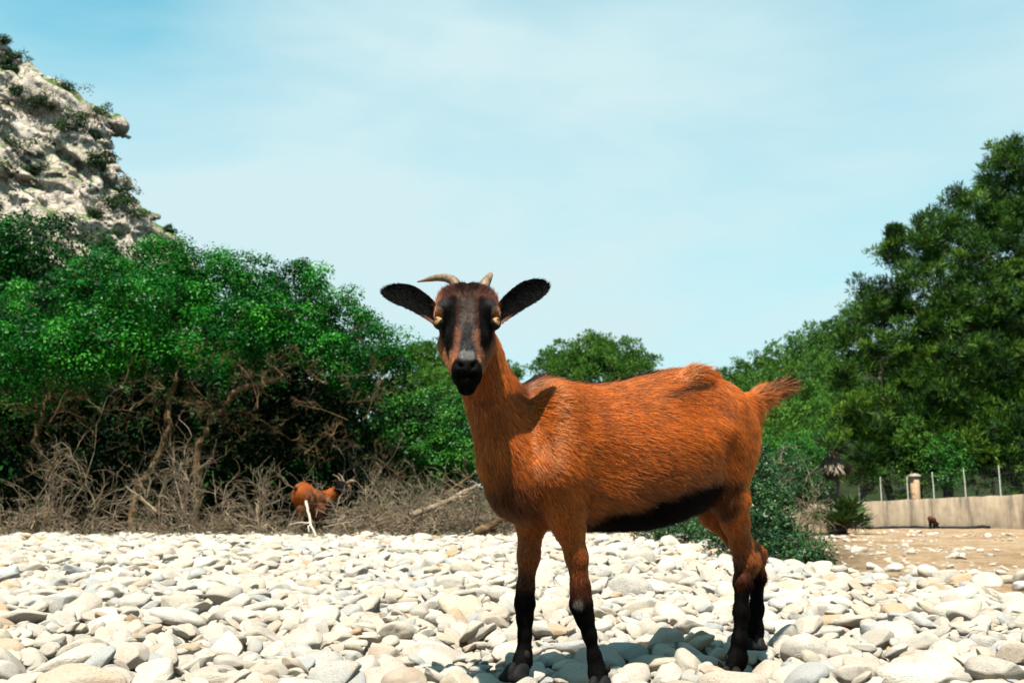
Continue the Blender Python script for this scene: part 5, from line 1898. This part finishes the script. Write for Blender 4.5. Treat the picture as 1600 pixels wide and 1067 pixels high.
for sgn in (-1, 1):
    ec = hd(sgn * .0510, .004, -.0300)
    look = unit(HA * sgn * .76 + HC * .65 + HB * .02)
    er = .0138
    eo = goat_part('eye', *sphere(ec, er), M['eye'])
    hx = unit(np.cross(look, HB))
    lu = unit(np.cross(hx, look))
    lu = lu if lu @ HB < 0 else -lu
    # horizontal slot pupil lying on the ball
    uu = np.linspace(-1, 1, 13)
    rows = []
    for w_ in (-1, -.5, 0, .5, 1):
        off_ = hx[None] * (uu * .0050)[:, None] + lu[None] * (w_ * .0020 * np.sqrt(np.clip(1 - (uu * .93) ** 4, 0, 1)))[:, None]
        rows.append(ec + (er + .0003) * unit(look * er + off_))
    Vp = np.concatenate(rows)
    Fp = np.array([[r * 13 + c_, r * 13 + c_ + 1, (r + 1) * 13 + c_ + 1, (r + 1) * 13 + c_] for r in range(4) for c_ in range(12)])
    goat_part('pupil', Vp, Fp, M['pupil'], eo)
    # lids: a skin over the ball with an almond opening, thicker towards its rim
    na_, nr_ = 40, 12
    an = np.arange(na_) * 2 * math.pi / na_
    open_x, open_u, open_d = .80, .58, .66
    rim = np.stack([np.cos(an) * open_x, np.where(np.sin(an) > 0, np.sin(an) * open_u, np.sin(an) * open_d)], 1)
    rim[:, 1] *= 1 - .25 * np.abs(np.cos(an)) ** 3
    LV = []
    for q_ in range(nr_):
        f_ = q_ / (nr_ - 1)
        ang = np.arcsin(np.clip(np.linalg.norm(rim, axis=1), 0, .98)) * (1 - f_) + 1.75 * f_
        dr = rim / np.linalg.norm(rim, axis=1)[:, None]
        vec = np.cos(ang)[:, None] * look + np.sin(ang)[:, None] * (dr[:, :1] * hx + dr[:, 1:] * lu)
        LV.append(ec + vec * (er + [.0002, .0016, .0026][min(q_, 2)]))
    LV = np.concatenate(LV)
    LF = np.array([[q_ * na_ + k_, q_ * na_ + (k_ + 1) % na_, (q_ + 1) * na_ + (k_ + 1) % na_, (q_ + 1) * na_ + k_] for q_ in range(nr_ - 1) for k_ in range(na_)])
    goat_part('eyelid', LV, LF, M['lid'], eo)


# ears: cupped leaves with thickness
def ear(base, tip, wmax, facing, sag):
    axis = tip - base
    L = tn(axis)
    ax_ = axis / L
    nrm = unit(facing - ax_ * (facing @ ax_))
    sd = np.cross(ax_, nrm)
    nt_, nw = 34, 11
    t = np.sin(np.linspace(0, 1, nt_) * math.pi / 2)
    wid = np.interp(t, [0, .12, .35, .62, 1], [.42, .60, .84, 1.0, 1.0])
    wid = wmax * wid * np.sqrt(np.clip(1 - (np.clip(t - .66, 0, 1) / .345) ** 2, 0, 1))
    w = np.linspace(-1, 1, nw)
    mid = base + axis * t[:, None] + sd * (sag * L * (4 * t * (1 - t)))[:, None]
    cup = (w ** 2 - .5)[None] * np.interp(t, [0, .3, 1], [.75, .55, .22])[:, None] * wid[:, None]
    front = mid[:, None] + sd * (w[None] * wid[:, None])[..., None] + nrm * (cup + .0)[..., None]
    th_ = .0042 * (1 - .6 * np.abs(w) ** 3)[None, :] * np.interp(t, [0, .2, 1], [1.8, 1.1, .6])[:, None]
    back = front - nrm * th_[..., None]
    Vv = np.concatenate([front.reshape(-1, 3), back.reshape(-1, 3)])
    nn_ = nt_ * nw
    i_ = (np.arange(nt_ - 1)[:, None] * nw + np.arange(nw - 1)[None])
    f1 = np.stack([i_, i_ + 1, i_ + nw + 1, i_ + nw], -1).reshape(-1, 4)
    f2 = f1[:, ::-1] + nn_
    ed = [(r * nw, (r + 1) * nw) for r in range(nt_ - 1)] + [((r + 1) * nw + nw - 1, r * nw + nw - 1) for r in range(nt_ - 1)]
    ed += [(nn_ - nw + c_, nn_ - nw + c_ + 1) for c_ in range(nw - 1)] + [(c_ + 1, c_) for c_ in range(nw - 1)]
    f3 = np.array([[a, b, b + nn_, a + nn_] for a, b in ed])
    return Vv, np.concatenate([f1, f2, f3]), ax_, nrm, nn_, t, w


for sgn, tip_px, dd in ((-1, (599, 452), 2.005), (1, (855, 442), 2.005)):
    bs = hd(sgn * .052, -.016, -.062)
    Ve, Fe, ax_, nrm, nn_, t_, w_ = ear(bs, at(tip_px[0], tip_px[1], dd), .0268, HC * .9 - HB * .0 + HA * sgn * .1, -.05 if sgn > 0 else .08)
    tE = np.tile(np.repeat(t_, len(w_)), 2)
    wE = np.tile(np.tile(w_, len(t_)), 2)
    isb = np.arange(len(Ve)) >= nn_
    ce = np.tile(np.array([.0006, .0005, .0005]), (len(Ve), 1))
    ce = lerp(ce, np.array([.15, .035, .006]), smooth(.30, .08, tE) * np.where(isb, 1, .8) * smooth(.45, .95, np.abs(wE)))
    ce4 = np.concatenate([ce, np.ones((len(ce), 1))], 1)
    eo = goat_part('ear', Ve, Fe, M['hide'], attrs={'coat': ('FLOAT_COLOR', ce4)})
    te_, we_ = sample_surface(Ve, Fe, 7000)
    Rr = (Ve[te_] * we_[..., None]).sum(1)
    fn = unit(np.cross(Ve[te_[:, 1]] - Ve[te_[:, 0]], Ve[te_[:, 2]] - Ve[te_[:, 0]]))
    cc = (ce[te_] * we_[..., None]).sum(1) * np.exp(rng.normal(0, .3, 7000))[:, None]
    strands('ear_hair', Rr, np.tile(ax_, (7000, 1)), fn, rng.uniform(.004, .009, 7000), np.full(7000, .00035), cc, eo, lift=.25)

# horns: a long swept one and a short stub
hp = np.array([hd(-.018, -.055, -.060), at(712, 440, 1.99), at(697, 434, 2.005), at(682, 434, 2.025), at(667, 437, 2.04), at(652, 440.5, 2.05)])
ti = np.linspace(0, 1, 44)
hpi = np.stack([np.interp(ti, np.linspace(0, 1, len(hp)), hp[:, k]) for k in range(3)], 1)
kk = np.hanning(9); kk /= kk.sum()
hps = np.stack([np.convolve(np.pad(hpi[:, k], 4, mode='reflect', reflect_type='odd'), kk, 'valid') for k in range(3)], 1)
rh = np.interp(ti, [0, .3, .7, 1], [.0110, .0095, .0064, .0012]) * (1 + .05 * np.sin(ti * 95) * smooth(1, .6, ti))
gg = Geo(); gg.tube(hps, rh, 14)
goat_part('horn', np.concatenate(gg.v), np.concatenate(gg.f), M['horn'])
hp = np.array([hd(.030, -.050, -.060), at(757, 444, 2.0), at(763, 435, 2.015), at(768, 426, 2.03)])
hpi = np.stack([np.interp(np.linspace(0, 1, 20), np.linspace(0, 1, 4), hp[:, k]) for k in range(3)], 1)
gg = Geo(); gg.tube(hpi, np.interp(np.linspace(0, 1, 20), [0, .5, .9, 1], [.0125, .010, .0055, .001]) * (1 + .04 * np.sin(np.linspace(0, 40, 20))), 12)
goat_part('horn', np.concatenate(gg.v), np.concatenate(gg.f), M['horn'])

# hooves: two claws each
HOOVES = []


def hoof(u, v, d, size, fwd, front_dir=-1):
    c = at(u, v, d)
    f = unit(np.array([fwd[0], fwd[1], 0]))
    sd = np.array([-f[1], f[0], 0])
    HOOVES.append((c[0], c[1]))
    gl = []
    for k_ in (-1, 1):
        pr = []
        o_ = c + sd * k_ * size * .42
        R_ = np.stack([unit(f - UP * .35), unit(np.cross(unit(UP + f * .35), unit(f - UP * .35))), unit(UP + f * .35)])
        pr.append((p_ell(o_ + f * size * .15 + UP * size * .55, (size * 1.05, size * .44, size * .70), R_), .004, 1))
        pr.append((p_ell(o_ + f * size * .55 + UP * size * .25, (size * .75, size * .40, size * .42)), .006, 1))
        Vh, Fh = sdf_mesh(pr, .0028, .01)
        Vh[:, 2] = np.maximum(Vh[:, 2], c[2])
        goat_part('hoof', Vh, Fh, M['hoof'])
        goat_part('dewclaw', *sphere(c - f * size * .75 + sd * k_ * size * .38 + UP * size * 1.75, size * .26, nu=10, nv=7, scale=(1, 1, 1.5)), M['hoof'])


FW = -GA
hoof(938, 1081, 2.135, .026, FW * .6 + np.array([.0, -.8, 0]))
hoof(808, 1063, 2.165, .028, np.array([-.55, -.85, 0]))
hoof(1143, 1065, 2.385, .027, np.array([-.45, -.9, 0]))
hoof(1182, 1014, 2.50, .024, np.array([-.3, -1, 0]))

# ------------------------------------------------------------------ the two other goats
def small_goat(name, label, base, prims_c, h, extra=None, hair=9000, hl_=.03):
    """prims_c: (primitive, blend, colour)"""
    rt = empty(name, base, label, 'goat')
    V_, F_ = sdf_mesh([(p_, k, 1) for p_, k, _ in prims_c], h, .06)
    Dm = np.stack([p_[0](V_) for p_, _, _ in prims_c], 1)
    w = np.exp(-np.clip(Dm, -.05, 1) / .015)
    w /= w.sum(1, keepdims=True)
    col = np.clip((w @ np.array([c for _, _, c in prims_c])) * (1 + .3 * fbm(V_ * 12, 3, 3))[:, None], .001, 1)
    c4 = np.concatenate([col, np.ones((len(col), 1))], 1)
    me = fast_mesh('body', V_ - base, F_, M['hide'], True, {'coat': ('FLOAT_COLOR', c4)})
    o = bpy.data.objects.new('body', me)
    root_col.objects.link(o)
    o.parent = rt
    t_, w_ = sample_surface(V_, F_, hair)
    Rr = (V_[t_] * w_[..., None]).sum(1)
    fn = unit(np.cross(V_[t_[:, 1]] - V_[t_[:, 0]], V_[t_[:, 2]] - V_[t_[:, 0]]))
    cc = (col[t_] * w_[..., None]).sum(1) * np.exp(rng.normal(0, .3, hair))[:, None]
    strands('fur', Rr, np.tile(np.array([-.5, -.2, -.8]), (hair, 1)), fn, rng.uniform(.5, 1.2, hair) * hl_, np.full(hair, .0016), np.clip(cc, .001, 1), rt, lift=.3, off=base)
    for nm, pts, rad, mt in (extra or []):
        q_ = np.array([at(*x) for x in pts])
        t = np.linspace(0, 1, 10)
        qq = np.stack([np.interp(t, np.linspace(0, 1, len(q_)), q_[:, k]) for k in range(3)], 1)
        g = Geo()
        g.tube(qq, np.interp(t, [0, .5, 1], rad), 8)
        g.build(nm, M[mt], rt, True)
    return rt


OR, BK, BR = (.20, .044, .005), (.004, .003, .003), (.07, .022, .006)
D2 = 12.7
gb = at(487, 838, D2)
c_ = [(p_cone(at(476, 777, 12.55), at(498, 782, 12.85), .135, .125), .05, OR),
      (p_ell(at(474, 772, 12.5), (.13, .14, .15)), .05, OR),
      (p_ell(at(488, 797, 12.7), (.16, .2, .11)), .05, BR),
      (p_cone(at(500, 782, 12.9), at(530, 764, 13.0), .085, .058), .05, OR),
      (p_cone(at(500, 792, 12.9), at(520, 780, 12.97), .07, .045), .05, BK),
      (p_cone(at(533, 760, 12.9), at(543, 774, 12.75), .075, .058), .03, BK),
      (p_cone(at(543, 774, 12.75), at(546, 793, 12.7), .052, .036), .03, BK),
      (p_cone(at(536, 757, 13.0), at(546, 760, 12.95), .03, .022), .02, (.16, .08, .03))]
for (u0, u1, d0) in ((470, 469, 12.42), (479, 477, 12.66), (497, 499, 12.75), (505, 506, 12.98)):
    c_.append((p_cone(at(u0, 796, d0), at(u0, 815, d0), .055, .032), .03, BR))
    c_.append((p_cone(at(u0, 815, d0), at(u1, 838, d0 - .02), .03, .026), .02, BK))
small_goat('goat', 'small rust brown goat with black face browsing in the dead shrubs at left', gb, c_, .014,
           [('ear', [(531, 757, 12.97), (525, 752, 12.9), (519, 752, 12.85)], [.012, .026, .006], 'hide_dark'), ('ear', [(540, 755, 12.98), (549, 751, 12.95), (557, 752, 12.9)], [.012, .024, .006], 'horn'),
            ('horn', [(533, 754, 13.0), (528, 745, 13.0), (520, 741, 13.0)], [.016, .011, .003], 'horn'), ('horn', [(537, 753, 13.02), (534, 744, 13.04), (528, 739, 13.05)], [.016, .011, .003], 'horn'),
            ('tail', [(466, 766, 12.42), (461, 762, 12.38), (458, 765, 12.36)], [.03, .022, .006], 'hide_dark')])
D3 = 43.5
gb = at(1457, 824.5, D3)
gb[2] = float(ground_z(gb[0], gb[1]))
zf = lambda u, d: at(u, 820, d) * np.array([1, 1, 0]) + np.array([0, 0, gb[2]])
c_ = [(p_ell(at(1453.5, 810, 43.3), (.10, .13, .105)), .04, BR), (p_cone(at(1454, 810, 43.3), at(1459, 812, 43.6), .105, .095), .04, BR),
      (p_cone(at(1459, 812.5, 43.6), at(1463, 817.5, 43.7), .09, .055), .04, (.05, .016, .005)),
      (p_cone(at(1462.5, 817, 43.7), at(1465.5, 823.5, 43.7), .06, .035), .03, BK)]
for (u0, d0) in ((1452.5, 43.2), (1455, 43.45), (1458.5, 43.5), (1460.5, 43.75)):
    c_.append((p_cone(at(u0, 813, d0), zf(u0, d0) + np.array([0, 0, .15]), .05, .03), .03, BK))
    c_.append((p_cone(zf(u0, d0) + np.array([0, 0, .15]), zf(u0, d0), .03, .026), .02, BK))
small_goat('goat', 'tiny dark brown goat grazing far off below the concrete wall', gb, c_, .018,
           [('ear', [(1462, 815.5, 43.65), (1460.5, 817.5, 43.5), (1460, 819.5, 43.4)], [.02, .04, .01], 'hide_dark'), ('ear', [(1464, 816, 43.7), (1466, 817.5, 43.6), (1467, 819.5, 43.55)], [.02, .04, .01], 'hide_dark')], 3000, .03)
